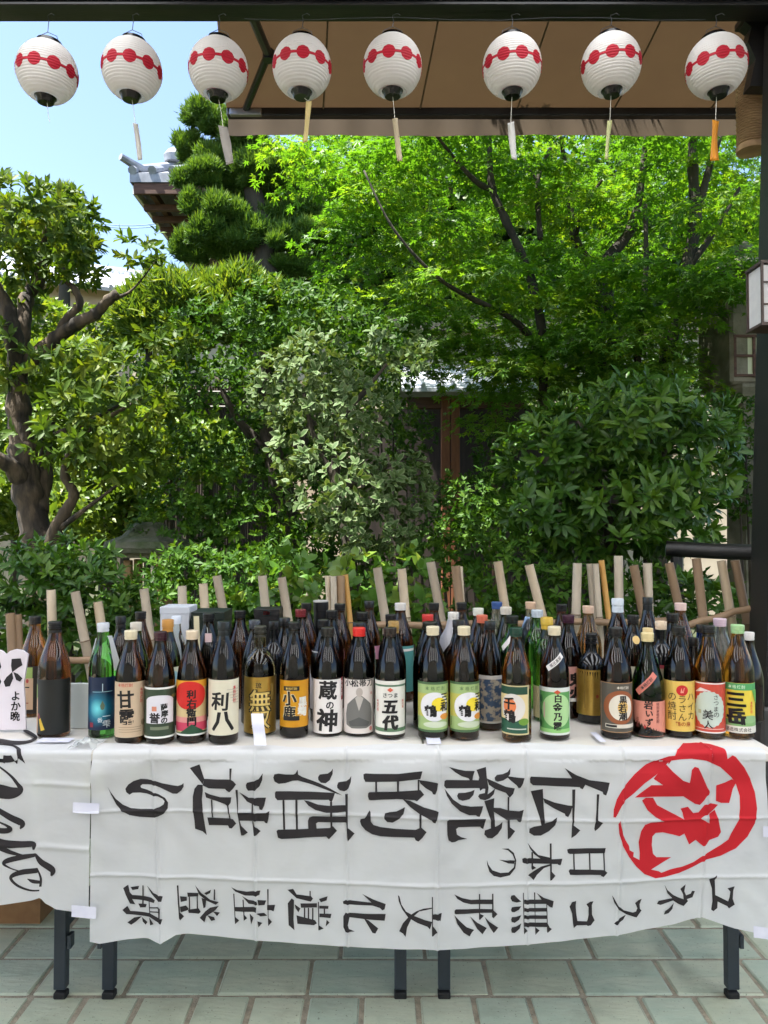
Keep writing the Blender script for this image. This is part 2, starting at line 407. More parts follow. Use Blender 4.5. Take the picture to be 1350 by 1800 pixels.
shift(MB().box((cc.x, AW1 - .015, cc.z), (.17, .03, .035), bev=.004), aw.location).build('end_clamp', mat('dull_aluminium', srgb(150, 150, 152), .35, metal=.8), aw)

# ------------------------------------------------------------------ eight paper lanterns under the beam
LH, LR = 0.200, 0.1115
def lr(t, ribs=True):
    r = LR * math.sqrt(max(0.02, 1 - .76 * t * t))
    if ribs: r -= 0.0022 * (1 - abs(math.sin(math.pi * 21 * (t + 1) / 2))) - .001
    return r
lpaper = mat('lantern_paper', srgb(244, 241, 238), 0.6, srgb(236, 232, 230), 14, trans=0.45, bump=.15, bscale=50)
lred = mat('lantern_red_print', srgb(196, 22, 52), 0.55, srgb(180, 16, 44), 20, trans=0.25)
lblack = mat('lantern_black_ring', srgb(16, 15, 17), 0.22, srgb(26, 25, 27), 10)
mb = MB(); NR = 126; prof = [((i / NR * 2 - 1) * LH / 2, lr(i / NR * 2 - 1)) for i in range(NR + 1)]
body_me = mb.lathe(prof, 64, cap=False).mesh('body'); body_me.materials.append(lpaper); body_me.polygons.foreach_set('use_smooth', [True] * len(body_me.polygons))
polys = []
zc = -0.008
for k in range(10):
    a0_ = 2 * math.pi * k / 10; rr = .0245; r0 = lr(zc / (LH / 2), False)
    polys.append([(a0_ * r0 + rr * math.cos(2 * math.pi * i / 28), zc + rr * math.sin(2 * math.pi * i / 28)) for i in range(28)])
    polys.append([(a0_ * r0 + rr * .9, zc - .0048), (a0_ * r0 + 2 * math.pi / 10 * r0 - rr * .9, zc - .0048), (a0_ * r0 + 2 * math.pi / 10 * r0 - rr * .9, zc + .0048), (a0_ * r0 + rr * .9, zc + .0048)])
v2, f2 = cut2d(polys, .006, LH / 42 / 2)
vb = []
for x, z in v2:
    r = lr(z / (LH / 2)) + .0009; a = x / r0; vb.append((r * math.sin(a), -r * math.cos(a), z))
band_me = MB().add(vb, f2).mesh('red_band'); band_me.materials.append(lred)
def ringmesh(n, prof, m):
    me = MB().lathe(prof, 40).mesh(n); me.materials.append(m); me.polygons.foreach_set('use_smooth', [True] * len(me.polygons)); me.set_sharp_from_angle(angle=R(35)); return me
top_me = ringmesh('top_ring', [(LH / 2 - .006, .05), (LH / 2 - .005, .0535), (LH / 2 + .012, .0475), (LH / 2 + .016, .0455), (LH / 2 + .0155, .040), (LH / 2 - .004, .040)], lblack)
bot_me = ringmesh('bottom_ring', [(-LH / 2 - .018, .023), (-LH / 2 - .0185, .0285), (-LH / 2 - .016, .0305), (-LH / 2 - .004, .034), (-LH / 2 + .004, .041), (-LH / 2 + .005, .034)], lblack)
wire = mat('hanging_wire', srgb(90, 92, 98), .4, metal=.7)
strand = mat('white_strand', srgb(220, 218, 210), .7)
lan = [(83, 127, 0, .10, 'leftmost of the paper lanterns, only a short thread hanging below it', None),
       (232, 123, 14, .05, 'second paper lantern from the left with a narrow pale strip below', (238, 217, 246, 281, 9, (208, 204, 196))),
       (384, 122, -6, .04, 'paper lantern at the awning corner with a grey strip hanging before the conifer', (392, 222, 404, 288, 17, (176, 170, 164))),
       (531, 119, 8, .0, 'fourth paper lantern from the left with a yellowish strip, just right of the awning arm', (543, 178, 536, 250, 10, (226, 206, 140))),
       (690, 117, -8, .0, 'fifth paper lantern from the left with a long beige strip below', (694, 208, 703, 283, 10, (206, 190, 158))),
       (900, 117, 10, -.02, 'paper lantern with a silvery white strip, third from the right', (898, 215, 904, 280, 12, (222, 220, 216))),
       (1074, 115, 22, -.04, 'paper lantern with a thin greenish strip, second from the right', (1072, 212, 1066, 280, 8, (206, 208, 150))),
       (1259, 117, 24, -.06, 'rightmost paper lantern with an orange yellow strip below', (1258, 212, 1256, 282, 15, (226, 150, 20)))]
LD = 2.90
for i, (px, py, rot, tilt, lab, st) in enumerate(lan):
    c = at(px, py, LD)
    t = thing('paper_lantern', 'round ' * 0 + lab, 'lantern', c, 'white paper lanterns with red dots under the beam')
    t.rotation_euler = (R(random.Random(i).uniform(-2, 2)), R(random.Random(i + 9).uniform(-3, 3)), R(rot))
    link('body', body_me, t); link('red_band', band_me, t); link('top_ring', top_me, t); link('bottom_ring', bot_me, t)
    t.rotation_euler.x = R((2, 1, 0, -1, 0, 1, 0, -2)[i]); t.rotation_euler.y = R((4, 3, 2, 1, 0, -1, -2, -4)[i])
    up = bz - .02 - c.z
    mb = MB().tube([(.0, 0, up), (.004, 0, up - .02), (0, 0, LH / 2 + .055)], .0016, 5)
    mb.tube([(-.044, 0, LH / 2 + .01), (-.035, 0, LH / 2 + .04), (0, 0, LH / 2 + .056), (.035, 0, LH / 2 + .04), (.044, 0, LH / 2 + .01)], .0013, 5)
    mb.tube([(.0, 0, up), (.02, -.01, up + .002), (.03, -.01, up - .006)], .0015, 5)
    Mi = t.rotation_euler.to_matrix().inverted()
    mb.v = [tuple(Mi @ Vector(q)) for q in mb.v]
    mb.build('hanger', wire, t)
    z_b = -LH / 2 - .018
    if st:
        x0, y0, x1, y1, wd, colr = st
        A = at(x0, y0, LD) - c; B = at(x1, y1, LD) - c; hw = wd / F_PX * LD / 2
        mb = MB().tube([(0, 0, z_b + .01), (A.x * .6, 0, (z_b + A.z) / 2), tuple(A)], .0011, 5)
        mb.v = [tuple(Mi @ Vector(q)) for q in mb.v]; mb.build('thread', strand, t)
        mb = MB(); vv = []; ff = []
        for k in range(13):
            s = k / 12; q = A.lerp(B, s); tw = .55 * math.sin(s * 2.6 + i) ; ww = hw * (1.0 if i else 1)
            for yy in (-.0006, .0006):
                for sg in (-1, 1): vv.append((q.x + sg * ww * math.cos(tw), q.y + sg * ww * math.sin(tw) + yy + .006 * math.sin(s * 3), q.z))
            if k:
                a = 4 * (k - 1); ff += [(a, a + 1, a + 5, a + 4), (a + 3, a + 2, a + 6, a + 7), (a + 1, a + 3, a + 7, a + 5), (a + 2, a, a + 4, a + 6)]
        ff += [(0, 2, 3, 1), (48, 49, 51, 50)]
        mb.add(vv, ff); mb.v = [tuple(Mi @ Vector(q)) for q in mb.v]
        mb.build('paper_strip', mat('strip_%d' % i, srgb(*colr), .5, trans=.3), t, True)
    else:
        mb = MB().tube([(0, 0, z_b + .01), (.006, 0, z_b - .05), (.012, 0, z_b - .075)], .0011, 5); mb.v = [tuple(Mi @ Vector(q)) for q in mb.v]; mb.build('thread', strand, t)
# thin cord strung along the beam between the lanterns
pts = [at(430 + k * 90, 33 + 3 * math.sin(k * 1.7), 2.84) for k in range(10)]
tag(MB().tube(pts, .0008, 5).build('string', wire), 'thin pale string running along the bottom of the black beam', 'string')

# ------------------------------------------------------------------ tables
TZ, TF = 0.700, 1.930
white_lam = mat('white_laminate', srgb(226, 222, 214), 0.45, srgb(216, 210, 200), 4)
legm = mat('table_leg_steel', srgb(34, 42, 52), 0.45, srgb(44, 52, 60), 8)
rub = mat('rubber_foot', srgb(24, 24, 24), 0.8)
def table(x0, x1, lab, legs, yo=0.0):
    t = thing('folding_table', lab, 'table', ((x0 + x1) / 2, TF + .33, 0), 'folding tables under the banner'); ox = (x0 + x1) / 2
    MB().box((0, 0, TZ - .012), (x1 - x0 - .004, .66, .024), bev=.004).build('table_top', white_lam, t)
    MB().box((0, 0, TZ - .044), (x1 - x0 - .16, .46, .036)).build('apron', legm, t)
    for lx in legs:
        for ly in (2.09, 2.50):
            l = MB().box((lx - ox, ly - (TF + .33), (TZ - .03) / 2 + .01), (.032, .028, TZ - .07), bev=.002).build('leg', legm, t)
            MB().box((lx - ox, ly - (TF + .33), .013), (.033, .029, .018), bev=.003).build('rubber_foot', rub, l)
        MB().box((lx - ox, 2.295 - (TF + .33), .19), (.018, .39, .02)).build('stretcher', legm, t)
        s = 1 if lx < ox else -1
        MB().tube([(lx - ox, 2.10 - (TF + .33), .36), (lx - ox + s * .22, 2.14 - (TF + .33), TZ - .05)], .007, 6).build('brace', legm, t)
        MB().box((lx - ox - s * .024, 2.09 - (TF + .33), .155), (.010, .024, .035)).build('hinge_plate', legm, t)
    return t
lx = [at(p_, 1740, 2.08).x for p_ in (105, 190, 704, 781, 1289)]
table(lx[1] - .055, (lx[2] + lx[3]) / 2, 'white folding table with dark legs under the left half of the long banner', (lx[1], lx[2]))
table((lx[2] + lx[3]) / 2, lx[4] + .055, 'white folding table with dark legs under the red circle of the long banner', (lx[3], lx[4]))
table(lx[0] - .86, lx[1] - .058, 'white folding table at the left edge under the cloth with cursive lettering', (lx[0] - .78, lx[0]))

# cardboard box under the left table
card = mat('brown_cardboard', srgb(150, 112, 74), 0.85, srgb(136, 100, 66), 20)
cb = thing('cardboard_box', 'brown cardboard box on the floor under the left table', 'box', (-1.42, 2.62, .003))
MB().box((0, 0, .10), (.66, .30, .20)).build('carton', card, cb)
MB().box((0, -.03, .203), (.66, .22, .004)).build('flap', card, cb)
MB().box((0, -.151, .11), (.07, .002, .18)).build('tape', mat('packing_tape', srgb(160, 130, 90), .3), cb)

# ------------------------------------------------------------------ cloths hanging over the table edge
QR = .008
def drape(u, s, disp, off=0.0, yF=TF - .006, zt=TZ + .0035):
    q = QR * math.pi / 4
    if s <= -q: p = Vector((u, yF + QR + (-s - q), zt)); n = Vector((0, 0, 1))
    elif s < q:
        th = (s + q) / QR; p = Vector((u, yF + QR - QR * math.sin(th), zt - QR + QR * math.cos(th))); n = Vector((0, -math.sin(th), math.cos(th)))
    else: p = Vector((u, yF, zt - QR - (s - q))); n = Vector((0, -1, 0))
    return p + n * (disp(u, s) + off)
def undrape(px, py, yF=TF - .006, zt=TZ + .0035):
    q = QR * math.pi / 4
    p = at(px, py, yF)
    if p.z <= zt - QR: return p.x, (zt - QR - p.z) + q
    p = at_z(px, py, zt)
    return p.x, -(p.y - yF - QR) - q
def clothmat(name, c1, c2, alpha, tl):
    m = bpy.data.materials.new(name); m.use_nodes = True; MATS[name] = m
    N = m.node_tree.nodes; L = m.node_tree.links; p = N['Principled BSDF']; p.inputs['Roughness'].default_value = .75
    tc = N.new('ShaderNodeTexCoord'); nz = N.new('ShaderNodeTexNoise'); nz.inputs['Scale'].default_value = 3; nz.inputs['Detail'].default_value = 3
    L.new(tc.outputs['Object'], nz.inputs['Vector'])
    mx0 = N.new('ShaderNodeMix'); mx0.data_type = 'RGBA'; mx0.inputs[6].default_value = (*c1, 1); mx0.inputs[7].default_value = (*c2, 1); L.new(nz.outputs['Fac'], mx0.inputs[0])
    L.new(mx0.outputs[2], p.inputs['Base Color'])
    mp = N.new('ShaderNodeMapping'); L.new(tc.outputs['Object'], mp.inputs[0]); mp.inputs['Scale'].default_value = (1, 1, 1.6); mp.inputs['Rotation'].default_value = (0, .5, 0)
    nb = N.new('ShaderNodeTexNoise'); nb.inputs['Scale'].default_value = 9; nb.inputs['Detail'].default_value = 3; L.new(mp.outputs[0], nb.inputs['Vector'])
    b = N.new('ShaderNodeBump'); b.inputs['Strength'].default_value = .35; b.inputs['Distance'].default_value = .012; L.new(nb.outputs['Fac'], b.inputs['Height']); L.new(b.outputs[0], p.inputs['Normal'])
    t = N.new('ShaderNodeBsdfTranslucent'); t.inputs[0].default_value = (*c1, 1); tp = N.new('ShaderNodeBsdfTransparent')
    a = N.new('ShaderNodeMixShader'); a.inputs[0].default_value = tl; L.new(p.outputs[0], a.inputs[1]); L.new(t.outputs[0], a.inputs[2])
    c = N.new('ShaderNodeMixShader'); c.inputs[0].default_value = alpha; L.new(a.outputs[0], c.inputs[1]); L.new(tp.outputs[0], c.inputs[2]); L.new(c.outputs[0], N['Material Output'].inputs['Surface'])
    return m
cloth = clothmat('thin_white_banner_cloth', srgb(236, 236, 236), srgb(226, 228, 230), .10, .28)
def cloth_mesh(name, u0, u1, stop, sbot, disp, cell=.003):
    nu = int((u1 - u0) / cell); ns = 150; vv = []; ff = []
    for i in range(nu + 1):
        u = u0 + (u1 - u0) * i / nu; s0, s1 = stop(u), sbot(u)
        for j in range(ns + 1):
            s = s0 + (s1 - s0) * j / ns
            vv.append(drape(u, s, disp))
    for i in range(nu):
        for j in range(ns):
            a = i * (ns + 1) + j; ff.append((a, a + 1, a + ns + 2, a + ns + 1))
    me = MB().add(vv, ff).mesh(name); me.polygons.foreach_set('use_smooth', [True] * len(me.polygons)); return me
def interp(pts):
    q = sorted(undrape(*p) for p in pts); X = [a for a, b in q]; Y = [b for a, b in q]
    return lambda u: float(np.interp(u, X, Y))
def nrm(u, v, k):
    return math.sin(u * 7.3 * k + 1.3 + 2.1 * math.sin(v * 3.1 * k + u * 2)) * math.sin(v * 5.7 * k + .4 + 1.7 * math.sin(u * 4.3 * k))
folds = [(undrape(a, 1330)[0], undrape(b, 1650)[0]) for a, b in ((266, 287), (449, 451), (609, 612), (771, 768), (925, 926), (1097, 1082), (1250, 1228))]
FY = [undrape(700, 1432)[1], undrape(700, 1543)[1]]
UL, UR = undrape(163, 1400)[0], undrape(1346, 1400)[0]
def disp_main(u, s):
    d = 0.0; t = max(0.0, s) / .45
    for k, (a, b) in enumerate(folds):
        x = u - (a + (b - a) * t)
        am = .0046 * (1 if s > -.03 else .5)
        d += am * math.exp(-(x / .0026) ** 2)
    xs_f = [a + (b - a) * t for a, b in folds]; i_ = sum(1 for q in xs_f if q < u)
    lo_ = xs_f[i_ - 1] if i_ else xs_f[0] - .235; hi_ = xs_f[i_] if i_ < len(xs_f) else xs_f[-1] + .235
    f_ = min(1, max(0, (u - lo_) / (hi_ - lo_))); f_ = f_ if i_ % 2 else 1 - f_
    d += .011 * f_ * min(1, max(0, s) / .05)
    if s > .02:
        for k, y in enumerate(FY):
            x = s - y - .012 * math.sin(u * 3 + k); d += (.0036 if k else .0030) * math.exp(-(x / .003) ** 2) + .002 * math.exp(-abs(x) / .02)
        d += t * (.008 * math.sin(u * 5.2 + .8) + .003 * math.sin(u * 13 + s * 6)) + .0016 * nrm(u, s, 3.0) + .0012 * nrm(u, s, 7.0)
        d += .02 * t * t * math.exp(-((u - folds[0][1]) / .03) ** 2)
        d += .006 * math.exp(-((s - .06) / .05) ** 2) * math.sin(u * 17 + s * 25)
    else:
        d += .0012 * (1 + nrm(u, s, 6)) + max(0, .0012 * math.sin(u * 40))
    return d + .0015 + max(0.0, s) * .01
botp = [(163, 1652), (178, 1655), (230, 1648), (262, 1646), (286, 1650), (310, 1641), (330, 1640), (450, 1650), (620, 1660), (780, 1662), (925, 1655), (1085, 1640), (1180, 1625), (1232, 1612), (1290, 1630), (1346, 1640)]
sb = interp(botp)
def topf(u): return -.045 - .012 * math.sin(u * 6) - .01 * math.sin(u * 17 + 1)
me = cloth_mesh('cloth', UL, UR, topf, sb, disp_main); me.materials.append(cloth)
ban = thing('banner', 'long white cloth banner with sideways black Japanese lettering hung over the tables', 'banner', (0, TF - .006, .22))
def local(me, o):
    me.transform(Matrix.Translation(-Vector(o.location))); return me
link('cloth', local(me, ban), ban)
# lettering traced stroke by stroke, in photo pixels (zx, zy origin, scale)
STROKES = {
'ri': ((180, 1320, 4.5), ["48,278 70,320 110,375 165,420 230,445 310,452 410,452 460,435 490,415 497,390 480,372 440,356 400,352 350,335 300,328 240,330 215,345 190,325 183,298 205,265 245,238 300,222 350,225 400,235 470,255 550,268 600,272 630,262 647,248 648,275 630,305 595,332 560,332 520,315 460,290 400,270 355,265 315,265 300,278 305,292 350,305 400,325 450,340 500,365 525,400 524,445 490,490 440,515 400,522 300,515 220,500 160,470 115,420 75,345"]),
'zou': ((180, 1320, 4.5), ["693,132 770,103 812,212 800,255", "812,212 1020,210 1045,222 1068,247 1040,285 1012,312 990,298 978,285 850,282 800,262", "1012,128 1030,128 1026,212 1016,212",
 "722,350 735,290 760,258 800,258 803,300 795,370 800,430 810,520 820,590 832,655 800,625 740,605 735,540 722,450", "1145,250 1155,232 1200,222 1245,205 1277,160 1272,215 1250,265 1215,297 1160,298 1147,275",
 "818,312 860,330 940,352 1028,352 1022,395 1000,425 975,405 900,380 828,355", "866,372 878,372 884,512 874,512", "993,415 1003,415 1023,525 1012,525", "838,512 1005,518 1040,525 1066,560 1030,600 1010,598 1000,575 850,575",
 "1062,290 1080,290 1080,470 1095,545 1105,578 1158,630 1122,655 1103,655 1090,570 1075,480", "1093,310 1165,355 1300,357 1285,420 1270,452 1250,448 1245,425 1190,405 1150,385",
 "1080,472 1300,472 1328,460 1320,520 1310,558 1293,552 1285,540 1085,537", "1188,405 1198,405 1198,472 1188,472", "1192,540 1200,540 1207,575 1258,618 1225,650 1205,652"]),
'sake': ((460, 1320, 4.21875), ["92,185 100,160 130,155 180,165 235,170 250,165 268,135 272,172 300,190 430,240 510,275 600,322 540,305 440,270 350,240 270,217 230,218 180,232 130,235 100,215",
 "418,195 430,175 490,168 515,150 528,130 526,170 505,215 475,238 440,235 420,215", "560,250 570,228 620,220 650,205 665,182 662,225 645,270 615,292 580,285 562,268",
 "102,300 110,290 420,300 545,305 530,350 520,372 505,365 500,355 120,355 103,335", "158,355 172,355 178,570 164,570", "252,355 268,355 272,570 258,570",
 "315,358 350,365 420,390 500,398 635,392 635,440 560,448 480,448 400,430 350,400", "508,370 524,370 526,560 512,560", "348,570 345,510 355,485 380,476 635,476 640,520 420,520 405,530 410,570",
 "115,580 125,570 350,568 505,562 530,548 560,582 530,615 500,645 485,630 480,625 150,640 125,630", "620,310 640,305 640,560 690,600 640,658 632,560 625,480"]),
'teki': ((460, 1320, 4.21875), ["755,165 770,158 1010,155 1190,138 1175,195 1150,200 1010,212 770,217 757,195", "842,213 856,213 856,298 842,298", "1002,210 1018,210 1016,295 1004,295", "1155,200 1168,200 1168,285 1155,285",
 "790,300 800,292 1000,288 1150,280 1175,278 1203,312 1150,358 1130,350 1000,345 810,355 795,350 788,325", "1165,203 1230,212 1305,228 1298,280 1285,310 1268,308 1260,290 1215,265 1175,230",
 "1045,345 1100,355 1200,400 1308,430 1298,480 1285,515 1268,510 1255,490 1170,450 1100,400", "908,470 915,448 950,438 1000,432 1062,402 1050,450 1010,490 970,513 930,510 910,490", "1167,450 1182,450 1182,555 1168,555",
 "730,510 735,492 765,485 800,428 808,440 810,510 830,535 880,550 1000,558 1140,562 1180,545 1220,580 1190,620 1160,648 1140,640 1130,620 880,618 820,605 770,575 740,540"]),
'tou': ((760, 1320, 4.21875), ["122,112 180,128 240,140 312,143 300,180 295,210 275,210 265,195 215,180 165,150",
 "325,135 395,115 398,150 402,200 412,260 405,310 420,300 440,285 462,265 450,310 420,340 385,352 350,345 335,325 345,308 385,300 388,270 370,270 350,285 345,265 100,268 85,250 88,215 100,207 340,210 345,190 335,160",
 "180,320 190,300 240,298 280,290 310,278 300,315 270,345 220,355 190,345", "400,195 460,220 540,255 607,268 595,310 570,335 560,325 540,300 460,270 415,240",
 "458,190 475,170 520,165 555,150 577,120 572,165 560,180 600,185 678,192 665,235 650,262 635,268 620,245 570,205 555,190 520,210 480,218 462,210",
 "88,270 105,290 150,345 210,385 280,398 372,395 360,440 345,475 325,470 320,462 270,462 200,430 140,375 105,320",
 "380,358 455,338 452,380 450,430 458,510 460,550 490,535 515,512 510,560 480,605 440,635 405,632 380,605 385,575 430,560 428,500 400,420",
 "420,405 500,412 560,432 640,440 675,430 660,490 650,522 632,515 620,498 545,498 500,470 455,440", "554,330 566,330 566,440 554,440", "552,498 568,498 572,555 610,585 575,630 555,645",
 "105,500 120,488 392,488 382,530 372,565 355,555 350,547 190,547 172,560 178,600 210,620 255,635 190,640 165,652 140,655 115,640 107,600"]),
'den': ((760, 1320, 4.21875), ["718,195 725,180 1030,195 975,118 1060,170 1160,210 1310,230 1295,285 1280,320 1260,312 1255,295 1130,245 1110,278 1092,270 1090,262 740,245 720,225",
 "725,290 815,275 818,320 825,440 830,530 870,515 895,498 920,482 905,540 860,585 800,620 750,622 715,600 718,570 750,555 805,545 790,480 760,390", "818,345 900,375 1000,395 1035,398 1020,445 1000,480 980,470 975,455 900,420 830,380",
 "1032,280 1055,278 1050,400 1040,540 1088,575 1055,610 1022,632 1030,500", "1212,312 1230,312 1222,420 1218,500 1255,518 1225,555 1195,580 1190,560 1200,500 1208,420"]),
'ni': ((760, 1320, 4.21875), ["990,715 1010,708 1275,705 1268,740 1255,742 1010,748 995,740", "1034,745 1044,745 1046,860 1036,860", "1150,742 1160,742 1162,862 1152,862", "1255,740 1264,740 1268,866 1258,866", "1000,870 1010,858 1240,862 1265,865 1286,885 1258,915 1240,908 1235,900 1010,898"]),
'hon': ((760, 1320, 4.21875), ["662,790 680,783 870,790 955,783 948,815 942,832 925,828 920,822 680,825 665,818", "865,675 878,675 878,880 905,910 878,942 866,945", "702,672 730,710 780,760 865,778 870,795 800,790 750,755 720,715", "870,822 800,845 745,880 705,910 725,925 745,945 770,905 820,855 870,835", "730,740 742,740 742,840 765,855 735,872 730,860"]),
'no': ((760, 1320, 4.21875), ["400,795 412,830 440,870 500,892 560,888 600,850 608,800 590,755 555,725 510,715 475,722 455,735 475,760 540,795 610,810 605,825 560,822 490,795 440,765 420,745 430,720 460,705 510,702 560,712 600,745 618,800 610,860 570,910 500,925 450,912 418,880 402,830"]),
'roku': ((200, 1520, 2.9348), ["52,115 78,98 85,130 95,165 115,200 88,195 65,150", "75,125 100,150 200,160 220,170 215,185 85,170", "90,110 135,103 130,120 100,125", "175,100 210,135 262,148 255,175 235,170 200,140", "152,100 158,100 158,205 150,205", "130,195 175,195 170,212 140,215", "185,175 190,175 195,240 190,240",
 "50,225 75,205 90,232 190,238 262,262 255,285 240,278 190,258 70,248", "75,290 110,265 150,258 120,285 95,302", "150,262 180,285 170,300 155,285", "190,260 215,290 195,300", "240,205 250,205 250,262 242,262", "190,208 245,200 245,206 190,214", "190,228 245,222 245,228 190,234"]),
'tou2': ((200, 1520, 2.9348), ["330,98 338,98 345,240 365,262 345,282 340,270", "345,155 380,160 380,180 350,185", "345,210 375,205 390,225 380,232 348,240", "382,138 440,140 438,158 385,160", "385,228 440,222 450,240 440,250 388,245", "390,160 396,160 396,230 390,230", "430,158 436,158 436,225 430,225", "422,98 455,140 500,175 545,185 530,200 480,180 445,150", "520,120 526,120 526,175 518,175", "470,140 505,122 500,140 480,150", "455,165 480,175 475,215 465,220", "445,270 475,235 500,215 545,205 525,230 480,260 470,292", "485,255 520,265 525,280 505,285", "515,235 550,240 535,260"]),
'san': ((200, 1520, 2.9348), ["610,105 640,120 690,128 760,122 755,145 740,150 680,148 630,128", "620,140 626,140 630,262 650,280 628,300", "625,210 740,205 738,232 628,232", "668,170 674,170 678,250 692,265 674,280", "665,150 700,170 740,175 745,195 700,190", "705,240 725,262 712,298 708,270", "745,170 790,172 782,195 750,198", "795,195 836,195 828,228 815,222 795,220", "795,115 802,115 802,262 820,282 800,305", "740,240 780,235 795,250 760,255", "745,280 770,288 750,312"]),
'i': ((200, 1520, 2.9348), ["898,120 928,115 945,145 1020,152 1030,165 1018,180 945,165", "1012,125 1018,125 1018,155 1012,155", "900,190 920,165 932,175 930,270 935,325 905,300", "965,190 1050,188 1050,210 968,212", "945,250 1040,275 1050,290 1035,300 950,292", "983,212 990,212 990,266 983,264", "1003,212 1010,212 1010,270 1003,268", "1025,212 1032,212 1032,275 1025,273", "935,195 965,215 955,235 940,215", "1060,165 1105,150 1100,172 1070,182", "1062,200 1110,200 1108,215 1062,215", "1063,240 1125,240 1120,262 1063,258", "1055,180 1060,180 1062,300 1085,315 1058,325", "1085,215 1092,215 1092,240 1085,240", "1100,270 1115,285 1095,305"]),
'ka': ((0, 0, 1), ["603,1581 609,1578 653,1581 637,1567 655,1575 678,1583 676,1592 672,1594 668,1590 655,1586 609,1586 604,1585", "604,1606 608,1600 640,1600.5 678,1600 676,1612 672,1612 640,1610 615,1608 612,1620 614,1628 624,1632 608,1634 604,1625", "640,1609 648,1612 665,1626 660,1635 655,1634"]),
'bun': ((640, 1540, 3.75), ["222,100 232,108 245,160 275,205 330,235 400,262 445,272 438,300 430,322 415,305 350,280 290,245 250,190 228,140", "445,178 390,185 340,205 300,230 255,280 230,335 255,350 272,372 282,310 310,250 360,205 445,185", "443,110 450,110 450,300 480,338 450,368 444,366", "450,222 508,215 500,265 488,260 450,255"]),
'kei': ((640, 1540, 3.75), ["590,98 640,122 700,135 840,135 840,165 700,165 650,152 610,128", "592,205 600,196 840,198 840,222 600,228 592,222", "752,98 760,98 760,230 785,242 758,270 753,265", "838,98 847,98 847,205 873,230 848,258 838,250", "590,232 625,270 670,310 720,330 705,345 690,370 650,345 610,290", "693,243 740,285 803,320 785,345 775,360 740,325", "788,248 820,280 878,318 860,340 848,352 825,320"]),
'mu': ((640, 1540, 3.75), ["1042,98 1048,98 1050,320 1070,340 1048,365", "1115,95 1123,95 1123,320 1150,340 1122,368", "1050,142 1200,142 1200,170 1050,170", "1050,195 1200,195 1200,218 1050,218", "1050,242 1200,242 1200,265 1050,265", "1050,288 1200,288 1215,318 1050,315", "1132,98 1180,130 1243,150 1235,192 1220,190 1170,150", "1195,170 1200,170 1203,310 1230,330 1203,355 1198,350", "960,130 965,112 985,108 1005,130 1030,152 1000,158 970,150", "962,205 968,188 990,185 1030,182 1015,205 985,220 968,218", "962,265 968,250 995,250 1030,240 1015,270 985,287 966,280", "962,330 968,315 995,310 1030,292 1018,325 985,352 966,350"]),
'ko': ((960, 1520, 3.4615), ["135,240 150,212 175,205 172,235 175,280 182,325 240,330 245,320 252,290 250,245 237,225 260,210 280,208 270,230 272,290 288,325 265,355 245,358 240,352 178,352 160,368 155,340 150,280"]),
'su': ((960, 1520, 3.4615), ["392,172 405,190 430,235 465,265 520,280 540,275 548,255 540,235 533,222 555,205 575,198 562,230 565,260 575,270 545,312 530,308 480,290 435,262 405,215", "405,345 430,318 478,292 462,322 420,352"]),
'ne': ((960, 1520, 3.4615), ["715,115 735,150 770,180 800,195 835,208 832,178 815,145 848,118 840,160 850,185 880,175 888,158 905,160 890,198 855,208 862,220 835,250 800,235 770,215 690,238 668,230 680,212 765,200 735,170", "775,230 765,265 740,290 712,298 720,275 745,260"]),
'yu': ((960, 1520, 3.4615), ["988,85 1035,60 1022,90 1025,180 1100,215 1108,190 1112,155 1095,135 1138,122 1130,150 1128,200 1140,235 1105,258 1095,245 1040,220 1038,260 1015,280 1002,270 1010,220 1005,140"]),
}
RED = ((1060, 1290, 4.655), [
 "72,665 75,600 100,520 165,410 250,320 350,245 450,205 560,170 620,130 655,88 760,85 870,95 980,130 1080,185 1150,270 1200,360 1235,470 1245,600 1225,720 1170,830 1080,930 960,995 850,1025 740,1080 620,1135 500,1160 420,1170 330,1135 260,1070 200,990 150,900 120,800 112,720 125,690 135,740 148,800 175,860 200,900 205,935 240,955 235,990 290,1020 385,1100 450,1115 470,1128 540,1105 640,1085 740,1045 860,970 960,905 1020,860 1040,810 1095,700 1110,600 1112,500 1090,415 1050,355 950,265 840,215 720,200 620,205 540,215 510,245 430,320 330,390 240,470 160,530 130,590 100,650 90,668",
 "245,505 380,405 475,405 400,355 440,310 510,245 560,300 640,370 695,390 715,285 740,262 770,270 820,370 870,475 825,545 790,580 750,570 650,505 400,500",
 "925,420 1000,395 1055,370 1090,400 1060,450 1035,530 1025,560 960,560 920,545",
 "305,530 335,508 395,508 430,570 530,625 655,692 645,640 628,605 690,592 735,645 780,640 830,580 880,565 935,575 905,610 862,650 795,688 868,730 866,652 908,616 940,700 962,800 940,840 870,870 850,905 820,920 755,865 700,900 660,810 620,832 560,815 480,795 420,800 395,830 390,900 400,970 430,1000 555,1005 480,1045 385,1100 330,1110 285,1040 290,960 280,870 300,780 330,730 380,710 490,705 420,670 350,610"])
black_ink = mat('banner_black_ink', srgb(30, 26, 28), 0.75, srgb(38, 33, 35), 20)
red_ink = mat('banner_red_ink', srgb(214, 30, 42), 0.75, srgb(198, 24, 38), 6, trans=.2)
def px_poly(org, s):
    ox, oy, k = org; return [(ox + float(a) / k, oy + float(b) / k) for a, b in (q.split(',') for q in s.split())]
def dense(poly, d):
    out = []
    for i, a in enumerate(poly):
        b = poly[(i + 1) % len(poly)]; n = max(1, int(math.hypot(b[0] - a[0], b[1] - a[1]) / d))
        out += [(a[0] + (b[0] - a[0]) * k / n, a[1] + (b[1] - a[1]) * k / n) for k in range(n)]
    return out
